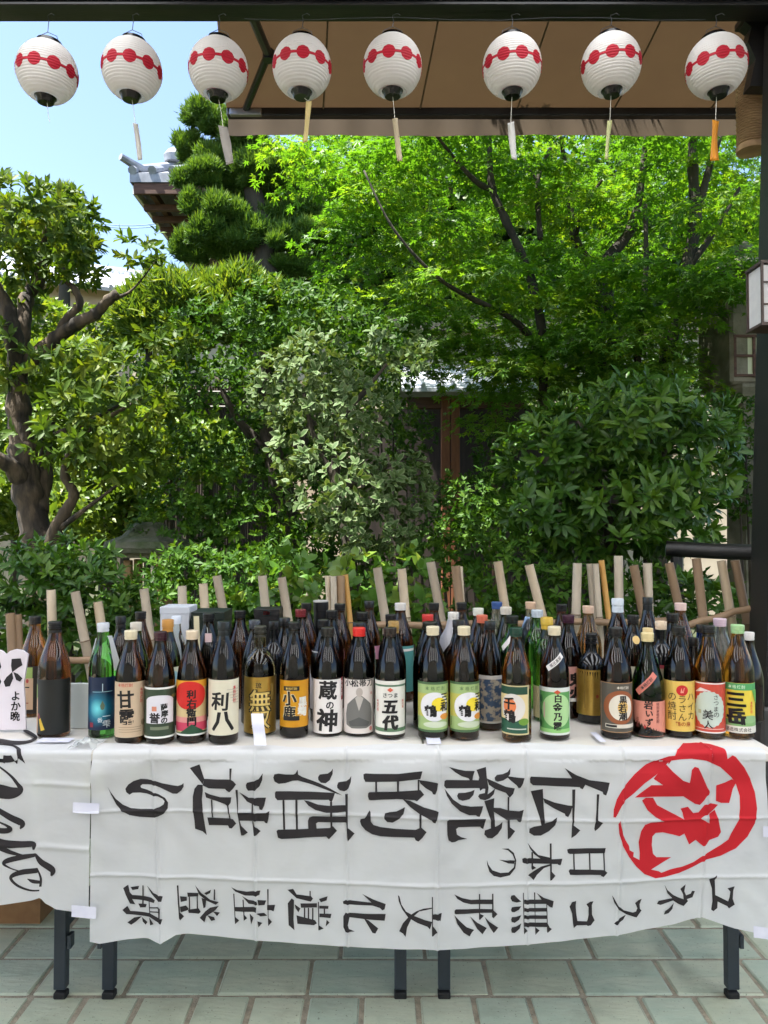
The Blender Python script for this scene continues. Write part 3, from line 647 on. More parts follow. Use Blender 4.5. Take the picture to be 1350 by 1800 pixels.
def lettering(name, polys_px, m, parent, disp, off, step=.00012):
    polys = [[undrape(*q) for q in dense(pp, 6)] for pp in polys_px]
    V = []; F = []
    for k, pl in enumerate(polys):
        v, f = cut2d([pl], .003, .003); o = len(V)
        V += [drape(u, s, disp, off + step * k) for u, s in v]; F += [tuple(i + o for i in q) for q in f]
    me = MB().add(V, F).mesh(name); me.materials.append(m)
    me.polygons.foreach_set('use_smooth', [True] * len(me.polygons))
    return link(name, local(me, parent), parent)
for k_, (org, ss) in STROKES.items():
    lettering('written_character', [px_poly(org, s) for s in ss], black_ink, ban, disp_main, .0011)
lettering('red_emblem', [px_poly(RED[0], s) for s in RED[1]], red_ink, ban, disp_main, .0011)

# left cloth with cursive writing
CU0, CU1 = undrape(-190, 1400)[0], undrape(160, 1400)[0]
def disp_left(u, s):
    d = .0015; x60 = undrape(58 + max(0, s) * 60, 1330)[0]
    d += .010 * (1 / (1 + math.exp(-(x60 - u) / .008))) * (min(1, max(0, s) / .1))
    for y in (undrape(100, 1378)[1], undrape(100, 1488)[1]):
        x = s - y - .06 * (u + .8) ; d += .004 * math.exp(-(x / .006) ** 2) * (1 if u > x60 else .4)
    if s > .02: d += .0015 * nrm(u, s, 3) + .008 * (s / .4) * math.sin(u * 9 + 2)
    return d
sbl = interp([(-190, 1600), (0, 1588), (60, 1578), (74, 1574), (82, 1585), (100, 1596), (130, 1600), (160, 1603)])
lc = thing('tablecloth', 'white cloth with black cursive writing hanging from the left table', 'cloth', (-1.0, TF - .006, .3))
me = cloth_mesh('cloth', CU0, CU1, lambda u: -.11, sbl, disp_left, .005); me.materials.append(cloth); link('cloth', local(me, lc), lc)
def brush(pts, org=(0, 1260, 5.0)):
    # smooth polyline with widths -> outline polygon
    P = [(org[0] + a / org[2], org[1] + b / org[2], c_ * 1.22 / org[2] / 2) for a, b, c_ in pts]; Q = []
    for i in range(len(P) - 1):
        p0, p1, p2, p3 = P[max(0, i - 1)], P[i], P[i + 1], P[min(len(P) - 1, i + 2)]
        for k in range(6):
            t = k / 6; Q.append(tuple(.5 * ((2 * p1[c_]) + (-p0[c_] + p2[c_]) * t + (2 * p0[c_] - 5 * p1[c_] + 4 * p2[c_] - p3[c_]) * t * t + (-p0[c_] + 3 * p1[c_] - 3 * p2[c_] + p3[c_]) * t ** 3) for c_ in range(3)))
    Q.append(P[-1]); quads = []
    L_, R_ = [], []
    for i, (x, y, w_) in enumerate(Q):
        a, b = Q[max(0, i - 1)], Q[min(len(Q) - 1, i + 1)]; dx, dy = b[0] - a[0], b[1] - a[1]; n = math.hypot(dx, dy) or 1
        L_.append((x - dy / n * w_, y + dx / n * w_)); R_.append((x + dy / n * w_, y - dx / n * w_))
    for i in range(len(Q) - 1): quads.append([L_[i], L_[i + 1], R_[i + 1], R_[i]])
    return quads
CUR = [[(205, 130, 10), (240, 140, 26), (300, 175, 24), (312, 198, 22), (240, 230, 22), (120, 237, 30), (0, 222, 34), (-120, 215, 20)],
 [(-60, 240, 6), (0, 250, 8), (110, 262, 12), (165, 300, 30), (150, 345, 46), (80, 368, 50), (-60, 355, 56)],
 [(-80, 390, 12), (0, 432, 12), (100, 505, 16), (175, 580, 26), (195, 630, 50), (120, 655, 82), (0, 640, 96), (-100, 630, 60)],
 [(-60, 770, 30), (0, 802, 36), (120, 870, 46), (215, 920, 46), (198, 968, 8)], [(-60, 870, 10), (0, 902, 12), (80, 938, 18), (112, 970, 34), (60, 985, 40), (-50, 975, 40)],
 [(-60, 1040, 12), (0, 1065, 30), (80, 1100, 56), (200, 1102, 46), (310, 1102, 38), (315, 1150, 12)], [(-60, 1090, 30), (0, 1118, 50), (90, 1165, 34), (180, 1190, 20), (240, 1200, 10)],
 [(335, 1195, 24), (220, 1212, 36), (90, 1245, 36), (52, 1275, 22), (110, 1310, 10), (200, 1335, 8)], [(330, 1188, 14), (380, 1265, 38), (470, 1335, 46), (460, 1388, 12)],
 [(350, 1330, 36), (230, 1340, 38), (140, 1370, 30), (120, 1405, 22), (180, 1460, 18), (280, 1498, 14), (365, 1507, 10)], [(345, 1312, 8), (375, 1400, 14), (372, 1475, 16)], [(265, 1400, 4), (310, 1422, 26), (368, 1435, 22)]]
for cset in (CUR[0:1], CUR[1:2], CUR[2:3], CUR[3:5], CUR[5:9], CUR[9:12]):
    lettering('cursive_stroke', [q for st in cset for q in brush(st)], black_ink, lc, disp_left, .0012, 0.0)

# strips of white paper tape
tapem = mat('white_paper_tape', srgb(226, 226, 238), .6, srgb(216, 216, 232), 30)
def tape(x0, y0, x1, y1, lab, sk=0, d=disp_main, off=.0035, yF=TF - .006):
    u0, s0 = undrape(x0, y0); u1, s1 = undrape(x1, y1); vv = []; ff = []
    for i in range(9):
        for j in range(9):
            u = u0 + (u1 - u0) * i / 8; s = s0 + (s1 - s0) * j / 8 + sk * i / 8
            vv.append(drape(u, s, lambda a, b: min(d(a, b) * .5 + .004, .014) if b > 0 else .002, off))
    for i in range(8):
        for j in range(8): a = i * 9 + j; ff.append((a, a + 1, a + 10, a + 9))
    o = MB().add(vv, ff).build('paper_tape', tapem); tag(o, lab, 'tape', 'white paper tape strips'); return o
tape(134, 1405, 179, 1423, 'upper white tape strip joining left cloth and long banner', .004, off=.010)
tape(132, 1583, 174, 1604, 'lower white tape strip joining left cloth and long banner', .006, off=.012)
tape(748, 1297, 776, 1312, 'white tape strip on the table edge below the pair of green-labelled bottles', off=.004)
tape(1037, 1291, 1066, 1308, 'white paper slip on the table edge left of the grey-labelled bottle', off=.004)
tape(1337, 1449, 1352, 1468, 'small white tape square right of the red circle', off=.004)
tape(1320, 1623, 1356, 1643, 'white tape strip at the bottom right corner of the banner', .006, off=.004)
tape(75, 1301, 120, 1309, 'white tape strip on the left table below the black bottle', d=disp_left, off=.004)
a, b = at(441, 1254, 1.955), at(468, 1254, 1.955)
mb = MB(); vv = []; ff = []
for k in range(10):
    t = k / 9; y = 1.955 - .035 * t; z = a.z + (TZ - .012 - a.z) * t
    q0, q1 = at(442 + 5 * t, 1254 + 56 * t, y), at(463 + 5 * t, 1254 + 56 * t, y)
    vv += [q0 - Vector((0, .002 + .004 * math.sin(t * 6), 0)), q1 - Vector((0, .002 + .004 * math.sin(t * 6), 0))]
    if k: i = 2 * (k - 1); ff.append((i, i + 1, i + 3, i + 2))
tag(mb.add(vv, ff).build('paper_tape', tapem, None, True), 'upright white tape strip in front of the gold bottle', 'tape', 'white paper tape strips')
# crumpled clear film between the two cloths
film = bpy.data.materials.new('clear_plastic_film'); film.use_nodes = True; N = film.node_tree.nodes; L = film.node_tree.links
tp = N.new('ShaderNodeBsdfTransparent'); mx = N.new('ShaderNodeMixShader'); mx.inputs[0].default_value = .55; N['Principled BSDF'].inputs['Base Color'].default_value = (.75, .78, .76, 1); N['Principled BSDF'].inputs['Roughness'].default_value = .25
L.new(tp.outputs[0], mx.inputs[1]); L.new(N['Principled BSDF'].outputs[0], mx.inputs[2]); L.new(mx.outputs[0], N['Material Output'].inputs['Surface'])
c0 = at_z(122, 1316, TZ + .004); c1 = at_z(170, 1312, TZ + .004); mb = MB(); vv = []; ff = []
for i in range(15):
    for j in range(11):
        s, t = i / 14, j / 10
        x = c0.x + (c1.x - c0.x) * s; y = 1.935 + .075 * t
        z = TZ + .006 + .028 * math.sin(math.pi * s) ** .7 * (0.35 + .65 * s) * math.sin(math.pi * min(1, t * .7 + .3)) + .004 * math.sin(s * 17 + t * 9)
        vv.append((x + .006 * math.sin(t * 7), y, z))
for i in range(14):
    for j in range(10): a = i * 11 + j; ff.append((a, a + 1, a + 12, a + 11))
tag(mb.add(vv, ff).build('plastic_film', film, None, True), 'crumpled clear plastic film lying before the green bottle', 'film')

# ------------------------------------------------------------------ bottles
GLASS = {'brown': glassmat('brown_bottle_glass', (.13, .042, .012)), 'brown2': glassmat('light_brown_bottle_glass', (.34, .125, .02)), 'dark': glassmat('dark_brown_bottle_glass', (.05, .014, .006)), 'amber': glassmat('amber_bottle_glass', (.62, .26, .035)),
         'olive': glassmat('dark_green_bottle_glass', (.05, .075, .015)), 'green': glassmat('bright_green_bottle_glass', (.14, .55, .08)), 'black': mat('black_bottle_glass', (.006, .006, .007), .06),
         'straw': glassmat('straw_tinted_bottle_glass', (.42, .36, .16)), 'clear': glassmat('clear_bottle_glass', (.80, .86, .82)), 'milky': glassmat('frosted_bottle_glass', (.72, .76, .74), .25), 'tea': glassmat('tea_filled_bottle_glass', (.62, .36, .16))}
def prof(kind, H, Rr):
    k = (H - .0) / .297; T = {
     'shochu': [(0, .86), (.002, .95), (.006, 1), (.150, 1), (.168, .995), (.182, .965), (.196, .90), (.210, .80), (.224, .68), (.238, .56), (.250, .47), (.262, .41), (.270, .385), (.281, .38)],
     'sake': [(0, .86), (.002, .95), (.006, 1), (.165, 1), (.184, .985), (.200, .93), (.214, .82), (.226, .69), (.236, .57), (.247, .48), (.258, .43), (.270, .40), (.281, .39)],
     'dome': [(0, .86), (.002, .95), (.006, 1), (.172, 1), (.186, .975), (.200, .90), (.212, .77), (.221, .60), (.228, .45), (.234, .38), (.250, .36), (.281, .36)],
     'squat': [(0, .86), (.002, .95), (.006, 1), (.128, 1), (.150, .96), (.172, .86), (.194, .73), (.214, .58), (.234, .46), (.252, .38), (.268, .345), (.281, .34)]}[kind]
    return [(z * k, r * Rr) for z, r in T]
CAPC = {}
def capmat(c):
    return mat('cap_%02x%02x%02x' % c, srgb(*c), .32, None, 1, spec=.5)
def caps(mb_kind, zt, r):
    """profile of a cap whose top is at zt"""
    if mb_kind == 'ring':     # dark screw cap with grooves
        return [(zt - .030, r * .98), (zt - .029, r * 1.06), (zt - .024, r * 1.06), (zt - .0235, r * .94), (zt - .019, r * .94), (zt - .0185, r * 1.08), (zt - .0135, r * 1.1), (zt - .013, r * 1.0), (zt - .008, r * 1.0), (zt - .007, r * 1.12), (zt - .002, r * 1.12), (zt, r * 1.02)]
    if mb_kind == 'tall': return [(zt - .048, r * 1.04), (zt - .047, r * 1.10), (zt - .026, r * 1.08), (zt - .025, r * 1.02), (zt - .021, r * 1.02), (zt - .020, r * 1.14), (zt - .003, r * 1.14), (zt, r * 1.06)]
    if mb_kind == 'foil': return [(zt - .062, r * 1.22), (zt - .05, r * 1.12), (zt - .03, r * 1.06), (zt - .022, r * 1.06), (zt - .021, r * 1.16), (zt - .002, r * 1.16), (zt, r * 1.1)]
    return [(zt - .023, r * 1.02), (zt - .0225, r * 1.10), (zt - .017, r * 1.12), (zt - .0165, r * 1.05), (zt - .0150, r * 1.05), (zt - .0145, r * 1.13), (zt - .002, r * 1.15), (zt, r * 1.08)]
GRP = 'liquor bottles standing on the tables'
def bottle(px, top, bot=None, y=None, lab='', glass='brown', cap=('cap', (222, 210, 180)), kind='shochu', wd=53, rot=0.0, label=None, neck=None, name='liquor_bottle'):
    if y is None:
        f0 = at_z(px, bot, TZ + .003); Rr = wd / 2 / F_PX * f0.y * .985; y = f0.y + Rr * .9
    else: Rr = wd / 2 / F_PX * y
    c = at(px, 1250, y); H = at(px, top, y).z - TZ - .0025
    t = thing(name, lab, 'bottle', (c.x, y, TZ + .0025), GRP)
    pf = prof(kind, H, Rr)
    g_ = MB().lathe(pf, 36).build('glass', GLASS[glass], t, True, 50)
    MB().lathe(caps(cap[0], H, pf[-1][1]), 28).build('cap', capmat(cap[1]), t, True, 28)
    Z = [a for a, b in pf]; RR = [b for a, b in pf]
    rad = lambda z: float(np.interp(z, Z, RR))
    def wrap(x, z, off, a0): # x arc in m at body radius
        r = rad(z) + off; a = a0 + x / Rr; return (r * math.sin(a), -r * math.cos(a), z)
    if label:
        z0, z1 = label['z'][0] / 1000 * H / .295, label['z'][1] / 1000 * H / .295; hw = R(label.get('span', 200)) * Rr / 2; a0 = R(label.get('c', 0)) + math.atan2(c.x, y) * -1.0
        zs = (z1 - z0)
        def patch(nm, polys, m, parent, lev, tris=None):
            v, f = cut2d(polys, .004, None, tris)
            me = MB().add([wrap(x, z, .0004 + .00022 * lev, a0) for x, z in v], f).mesh(nm); me.materials.append(m)
            me.polygons.foreach_set('use_smooth', [True] * len(me.polygons)); return link(nm, me, parent)
        b = .004
        lm = label['m'] if 'm' in label else ink(label['col'], label.get('rough', .5))
        lo = patch('label', [[(-hw, z0), (hw, z0), (hw, z1), (-hw, z1)]], lm, t, 0)
        for lev, it in enumerate(label.get('items', ())):
            k = it[0]; m = ink(it[-1]); n = lev + 1
            if k == 'r': patch('printed_band', [[(it[1] / 1000, z0 + it[3] / 1000), (it[2] / 1000, z0 + it[3] / 1000), (it[2] / 1000, z0 + it[4] / 1000), (it[1] / 1000, z0 + it[4] / 1000)]], m, lo, n)
            elif k == 'd': patch('printed_motif', [[((it[1] + it[3] * math.cos(2 * math.pi * q / 30)) / 1000, z0 + (it[2] + it[4] * math.sin(2 * math.pi * q / 30)) / 1000) for q in range(30)]], m, lo, n)
            elif k == 'p': patch('printed_motif', [[(a / 1000, z0 + b_ / 1000) for a, b_ in it[1]]], m, lo, n)
            elif k in 'vh':
                opt = it[5] if len(it) > 6 else {}
                tv = text2d(it[1], it[2] / 1000, z0 + it[3] / 1000, it[4] / 1000, k == 'v', **opt)
                patch('lettering', None, m, lo, n, tv)
    if neck:   # slanted paper strip stuck across the shoulder
        a1, zz1, a2, zz2, wdt, colr, txt = neck; A = (R(a1) * Rr, zz1 / 1000); B = (R(a2) * Rr, zz2 / 1000)
        dx, dz = B[0] - A[0], B[1] - A[1]; n = math.hypot(dx, dz); ux, uz = dx / n, dz / n; h = wdt / 2000
        pl = [(A[0] - uz * h, A[1] + ux * h), (A[0] + uz * h, A[1] - ux * h), (B[0] + uz * h, B[1] - ux * h), (B[0] - uz * h, B[1] + ux * h)]
        v, f = cut2d([pl], .003, .004)
        def nw(x, z, off): 
            r = rad(z) + off; a = x / Rr; return (r * math.sin(a), -r * math.cos(a), z)
        me = MB().add([nw(x, z, .0012) for x, z in v], f).mesh('neck_strip'); me.materials.append(ink(colr)); ns = link('neck_strip', me, t)
        if txt:
            V, F_ = text2d(txt, 0, 0, .0105, False, .02); ca, sa = ux, uz; mx_, mz_ = (A[0] + B[0]) / 2, (A[1] + B[1]) / 2
            v, f = cut2d(None, .003, .004, ([(mx_ + x * ca - z * sa, mz_ + x * sa + z * ca) for x, z in V], F_))
            me = MB().add([nw(x, z, .0018) for x, z in v], f).mesh('lettering'); me.materials.append(ink((60, 50, 50))); link('lettering', me, ns)
    return t
K = (24, 20, 20); W = (240, 238, 232)
CREAM = ('cap', (222, 208, 176)); BLK = ('ring', (22, 22, 24)); 
B_ = dict(bold=.032, rough=.06, sx=1.0)
navy = bpy.data.materials.new('navy_teal_label_print'); navy.use_nodes = True
# printed glow of the navy label: a flat radial colour print around the drop
N = navy.node_tree.nodes; L = navy.node_tree.links; tc = N.new('ShaderNodeTexCoord'); mp = N.new('ShaderNodeMapping'); mp.inputs['Location'].default_value = (0, 0, -.079 * 20); mp.inputs['Scale'].default_value = (24, 0, 20)
gr = N.new('ShaderNodeTexGradient'); gr.gradient_type = 'SPHERICAL'; rp = N.new('ShaderNodeValToRGB'); e = rp.color_ramp.elements
e[0].color = (*srgb(18, 36, 66), 1); e[1].color = (*srgb(120, 220, 226), 1); x_ = e.new(.45); x_.color = (*srgb(24, 112, 140), 1)
L.new(tc.outputs['Object'], mp.inputs[0]); L.new(mp.outputs[0], gr.inputs[0]); L.new(gr.outputs['Fac'], rp.inputs[0]); L.new(rp.outputs[0], N['Principled BSDF'].inputs['Base Color']); N['Principled BSDF'].inputs['Roughness'].default_value = .4
wave = mat('blue_wave_print_label', srgb(60, 82, 110), .5, srgb(176, 164, 146), 70, contrast=(.46, .56), detail=3)
goldlab = mat('gold_foil_label', srgb(206, 170, 84), .32, srgb(186, 148, 66), 20, metal=.75)
goldlab2 = mat('orange_gold_label', srgb(222, 160, 34), .35, srgb(206, 140, 24), 12, metal=.35)
# ---- front row, left to right
bottle(95, 1092, 1298, lab='brown bottle with black cap and dark label turned aside, left of the green bottle', cap=BLK, wd=56, glass='brown', label=dict(z=(10, 150), span=170, c=-18, col=(26, 27, 24), items=[('r', -66, -38, 2, 96, (206, 168, 134)), ('r', -66, -40, 92, 130, (142, 164, 84)), ('p', [(-30, 40), (-24, 44), (-10, 14), (-22, 10)], (222, 184, 60)), ('p', [(-34, 54), (-30, 56), (-24, 42), (-30, 40)], (140, 50, 70)), ('r', -52, -44, 66, 69, K), ('r', -50, -44, 44, 47, (150, 70, 60))]))
bottle(180, 1095, 1298, lab='bright green bottle with silver cap and navy label showing a glowing drop', glass='green', cap=('cap', (206, 208, 214)), wd=48, kind='sake', label=dict(z=(22, 158), span=190, m=navy, items=[('p', [(0, 78), (6, 64), (4, 55), (0, 53), (-4, 55), (-6, 64)], (96, 110, 84)), ('v', '一雫', 12, 46, 20, dict(bold=.0, rough=.08), (226, 236, 238)), ('v', '番', -6, 34, 14, dict(bold=.0), (220, 232, 236)), ('r', -1, 1, 102, 122, (200, 220, 224)), ('r', -26, 26, 100, 101.5, (150, 190, 200)), ('r', -34, -24, 8, 20, (150, 44, 60))]))
bottle(229, 1108, 1308, lab='brown bottle with cream cap and tan label, bold black characters one above the other', cap=CREAM, label=dict(z=(18, 163), col=(206, 180, 150), items=[('v', '甘露', -12, 122, 46, B_, K), ('v', '本格焼酎', 30, 126, 10, {}, (196, 96, 84)), ('h', '本格焼酎', -14, 134, 10, {}, (196, 104, 88)), ('r', -30, 28, 20, 20.8, (120, 96, 74)), ('r', -30, 28, 14, 14.8, (120, 96, 74)), ('r', -30, 28, 26, 26.8, (120, 96, 74)), ('d', 34, 36, 6, 8, (150, 126, 98))]))
bottle(281, 1110, 1308, lab='brown bottle with maroon cap and dark green label holding a white plaque', cap=('cap', (58, 24, 34)), label=dict(z=(16, 146), col=(54, 70, 50), items=[('r', -70, 70, 0, 5, W), ('r', -70, 70, 125, 130, W), ('d', 0, 96, 38, 14, (226, 222, 228)), ('r', -38, 38, 38, 98, (226, 222, 228)), ('v', '誉', -12, 66, 27, B_, K), ('v', '薩摩の', 11, 88, 17, dict(bold=.04, rough=.06), K), ('r', -20, -8, 70, 82, (214, 140, 110)), ('r', -24, 22, 22, 30, (120, 128, 104)), ('d', 42, 106, 12, 5, (120, 110, 60))]))
bottle(337, 1108, 1306, lab='brown bottle with cream cap and label of a red sun over pink and green', cap=('cap', (226, 206, 178)), label=dict(z=(20, 164), col=(214, 190, 138), items=[('r', -62, 62, 0, 5, W), ('r', -60, 60, 12, 46, (206, 66, 96)), ('r', -60, 60, 34, 48, (222, 146, 140)), ('p', [(-62, 5), (-30, 8), (0, 30), (32, 10), (62, 5)], (40, 76, 52)), ('r', -62, 62, 124, 142, (226, 160, 40)), ('d', -6, 104, 44, 36, (212, 38, 30)), ('r', 46, 60, 30, 142, (52, 74, 76)), ('v', '利右衛門', 0, 118, 23, dict(bold=.04, rough=.05), K)]))
bottle(393, 1092, 1308, lab='tall dark bottle with long black cap and cream label, two big brush characters', cap=('tall', (20, 26, 28)), glass='dark', label=dict(z=(22, 156), col=(222, 214, 190), items=[('v', '利', -10, 112, 46, dict(bold=.03, rough=.08), K), ('v', '八', -2, 66, 56, dict(bold=.035, sx=1.05), K), ('v', '本格焼酎', 30, 126, 11, {}, (206, 84, 84))] + [('r', 8 + 3 * k, 44, 116 - 7 * k, 116.8 - 7 * k, (150, 140, 126)) for k in range(6)]))
bottle(457, 1100, 1294, lab='clear straw-tinted bottle with gold label and outlined characters behind a tape strip', glass='straw', kind='dome', cap=('ring', (60, 58, 50)), wd=57, label=dict(z=(8, 160), span=240, m=goldlab, items=[('v', '無', 0, 118, 62, dict(bold=.075, rough=.0), (50, 44, 24)), ('v', '無', 0, 118, 62, dict(bold=.02), (214, 186, 104)), ('v', '双', 2, 64, 52, dict(bold=.075), (50, 44, 24)), ('v', '双', 2, 64, 52, dict(bold=.02), (214, 186, 104)), ('v', '琉', -4, 136, 16, {}, (60, 52, 30)), ('r', 30, 38, 86, 130, (150, 122, 58))]))
bottle(517, 1093, 1297, lab='dark bottle with grooved black cap and orange gold label', glass='dark', cap=BLK, wd=52, label=dict(z=(28, 148), span=150, m=goldlab2, items=[('r', -30, 14, 96, 108, K), ('h', '本格焼酎', -8, 102, 8, {}, (214, 180, 90)), ('v', '小鹿', -15, 96, 36, dict(bold=.07, rough=.06), (230, 216, 176)), ('v', '小鹿', -14, 95, 36, dict(bold=.035, rough=.06), K), ('v', '黒麹', 24, 80, 26, dict(bold=.06, rough=.05), (226, 222, 210)), ('r', -30, 14, 18, 30, K)]))
bottle(576, 1103, 1294, lab='brown bottle with black cap and white label with flowing black brush characters', cap=('cap', (36, 34, 30)), glass='dark', wd=54, label=dict(z=(8, 156), col=(232, 226, 222), items=[('v', '蔵', 0, 140, 46, dict(bold=.035, rough=.1), K), ('v', 'の', 6, 88, 24, dict(bold=.03), K), ('v', '神', 0, 64, 54, dict(bold=.035, rough=.1), K), ('r', 42, 53, 86, 146, (140, 34, 50)), ('v', '本格焼酎', 47, 140, 11, {}, (226, 206, 200))]))
bottle(631, 1103, 1294, lab='brown bottle with red and white cap and pale label of a seated figure in grey', cap=('cap', (216, 46, 40)), glass='dark', wd=54, label=dict(z=(8, 156), col=(222, 212, 206), items=[('h', '小松帯刀', 0, 134, 20, dict(bold=.03, rough=.05, sx=1.1), K), ('p', [(-38, 22), (-40, 50), (-34, 76), (-16, 92), (-6, 100), (8, 100), (18, 92), (34, 78), (40, 52), (38, 22), (20, 14), (-20, 14)], (112, 110, 106)), ('p', [(-10, 94), (0, 60), (12, 94), (4, 100), (-4, 100)], (186, 178, 170)), ('d', 1, 110, 9, 12, (184, 172, 162)), ('p', [(-30, 30), (0, 44), (30, 30), (24, 20), (-24, 20)], (84, 84, 82)), ('v', '純', 36, 110, 8, {}, (196, 110, 104)), ('d', 34, 12, 5, 6, (206, 130, 124))]))
bottle(686, 1103, 1299, lab='brown bottle with dark cap and white green-edged label with two heavy characters', cap=('cap', (44, 34, 28)), glass='dark', wd=54, label=dict(z=(12, 156), col=(230, 226, 216), items=[('r', -52, 52, 126, 131, (88, 120, 92)), ('r', -52, 52, 8, 18, (94, 126, 92)), ('r', -54, -51, 8, 131, (88, 120, 92)), ('r', 51, 54, 8, 131, (88, 120, 92)), ('p', [(-8, 118), (0, 124), (8, 118), (0, 112)], (214, 96, 70)), ('h', 'さつま', 0, 104, 14, dict(bold=.02), (40, 48, 44)), ('v', '五代', 0, 94, 42, dict(bold=.06, rough=.07, slant=.12), K), ('v', '本格焼酎', -36, 92, 8, {}, (206, 120, 100)), ('v', '鹿児島', 36, 92, 8, {}, (206, 120, 100))]))
crane = lambda cc: dict(z=(22, 152), span=165, c=cc, col=(166, 190, 124), items=[('r', -56, 56, 0, 6, (74, 104, 66)), ('r', -56, 56, 124, 130, (74, 104, 66)), ('r', -54, 54, 40, 100, (196, 190, 92)), ('h', '本格焼酎', 4, 114, 11, dict(pitch=1.3), (110, 136, 84)), ('d', 2, 66, 40, 38, (232, 230, 232)), ('d', 14, 72, 20, 18, (240, 214, 52)), ('d', 30, 40, 14, 8, (226, 150, 60)), ('v', '三和', 29, 104, 26, dict(bold=.045, rough=.07), K), ('v', '鶴', -8, 72, 34, dict(bold=.045, rough=.05), K), ('d', 6, 20, 34, 8, (206, 214, 186)), ('r', -49, -47, 14, 38, (84, 96, 56))])
bottle(761, 1101, 1301, lab='brown bottle with cream cap and pale green crane label, left one of the pair', cap=CREAM, wd=54, label=crane(4))
bottle(816, 1101, 1301, lab='brown bottle with cream cap and pale green crane label, right one of the pair', glass='brown2', cap=CREAM, wd=54, label=crane(16))
bottle(862, 1092, 1284, lab='brown bottle with white label covered in blue wave pattern, beside the crane labels', cap=('cap', (30, 30, 30)), wd=46, label=dict(z=(20, 150), span=200, col=(214, 208, 200), items=[]))
bottle(908, 1103, 1305, lab='amber brown bottle with green cap, its label with white disc turned left', cap=('cap', (28, 62, 48)), wd=53, glass='brown2', label=dict(z=(20, 148), span=150, c=-22, col=(206, 190, 140), items=[('r', -46, 46, 4, 40, (40, 88, 66)), ('r', -46, 46, 104, 124, (36, 74, 54)), ('r', -46, 46, 40, 104, (226, 204, 150)), ('d', 4, 70, 34, 36, (222, 214, 206)), ('d', -4, 74, 18, 20, (226, 128, 76)), ('v', '千鶴', -4, 98, 34, dict(bold=.045, rough=.06), K), ('d', 34, 34, 14, 9, (110, 150, 50)), ('r', -10, 40, 14, 17, (200, 206, 190))]))
bottle(975, 1101, 1301, lab='brown bottle with cream cap, green scroll label and a slanted white strip on its shoulder', cap=CREAM, wd=53, glass='dark', label=dict(z=(14, 138), span=170, col=(222, 224, 216), items=[('r', -50, 50, 6, 112, (94, 158, 84)), ('d', 6, 64, 42, 44, (176, 214, 150)), ('r', -50, 50, 6, 16, (150, 206, 122)), ('v', '白金乃露', 8, 108, 24, dict(bold=.035, rough=.05), K), ('p', [(-2, 112), (7, 118), (16, 112), (7, 106)], (206, 84, 50)), ('r', -30, -26, 44, 84, (206, 176, 160)), ('d', -40, 92, 6, 10, (56, 110, 60)), ('d', -42, 28, 6, 10, (56, 110, 60)), ('d', -38, 56, 4, 8, (56, 110, 60))]), neck=(-42, 186, 30, 222, 15, (226, 220, 216), '常圧蒸留'))
bottle(1083, 1103, 1299, lab='dark brown bottle with black cap and grey-brown label with copper ring', cap=('cap', (26, 24, 24)), glass='dark', wd=56, label=dict(z=(18, 150), span=165, c=8, col=(88, 82, 72), items=[('r', -52, 52, 0, 2, (170, 130, 90)), ('r', -52, 52, 128, 130, (170, 130, 90)), ('r', -52, -50, 0, 130, (170, 130, 90)), ('d', 6, 66, 46, 44, (150, 84, 46)), ('d', 8, 66, 32, 34, (224, 214, 196)), ('d', 12, 66, 14, 16, (230, 190, 110)), ('v', '黒若潮', 12, 98, 22, dict(bold=.035, rough=.04), K), ('r', -34, 50, 12, 22, (214, 206, 190)), ('r', -32, -4, 14, 20, K), ('h', '本格焼酎', 12, 118, 8, {}, (214, 206, 190))]))
bottle(1139, 1112, 1297, lab='squat green bottle with cream cap, salmon label and salmon strip on its shoulder', glass='olive', kind='squat', cap=('cap', (224, 204, 150)), wd=58, label=dict(z=(4, 104), span=200, col=(218, 142, 122), items=[('v', '岩いずみ', 2, 94, 22, dict(bold=.035, rough=.06), K), ('v', '特別本格焼酎', 26, 90, 9, {}, (120, 60, 54)), ('v', '岩手県', -28, 50, 9, {}, (150, 70, 60)), ('r', -10, -5, 22, 29, (196, 50, 44))]), neck=(-56, 118, 12, 168, 17, (212, 124, 108), '本格焼酎'))
bottle(1194, 1101, 1297, lab='dark brown bottle with black cap and yellow label with a small red disc', cap=('cap', (22, 22, 22)), glass='dark', wd=53, label=dict(z=(18, 152), col=(226, 190, 92), items=[('d', 8, 108, 15, 14, (200, 34, 36)), ('p', [(3, 102), (6, 115), (9, 102), (12, 115), (14, 115), (11, 101), (8, 108), (5, 101)], (236, 160, 140)), ('v', 'ハイカ', 32, 104, 25, dict(bold=.0, rough=.03), (60, 44, 20)), ('v', 'ラさん', 8, 96, 23, dict(bold=.0, rough=.03), (60, 44, 20)), ('v', 'の焼酎', -18, 104, 25, dict(bold=.0, rough=.03), (60, 44, 20)), ('h', '鶴の泉', 10, 20, 13, {}, (170, 84, 30))]))
scal = [((40 + 2.4 * (q % 2)) * math.cos(2 * math.pi * q / 44), 62 + (46 + 2.4 * (q % 2)) * math.sin(2 * math.pi * q / 44)) for q in range(44)]
bottle(1247, 1099, 1299, lab='amber bottle with black cap and red label holding a pale scalloped oval', cap=('ring', (28, 28, 30)), glass='amber', wd=53, label=dict(z=(16, 148), span=180, col=(202, 74, 56), items=[('r', -60, 60, 0, 3, W), ('r', -60, 60, 128, 131, W), ('p', scal, (196, 208, 196)), ('p', [(-40, 104), (-22, 118), (6, 110), (-20, 108)], (236, 214, 210)), ('r', -44, 40, 10, 12, (232, 190, 180)), ('v', 'さつまの', 16, 102, 15, dict(bold=.0, rough=.08), K), ('v', '美人', -4, 60, 25, dict(bold=.01, rough=.08), K), ('r', -28, -20, 50, 60, (176, 176, 140))]))
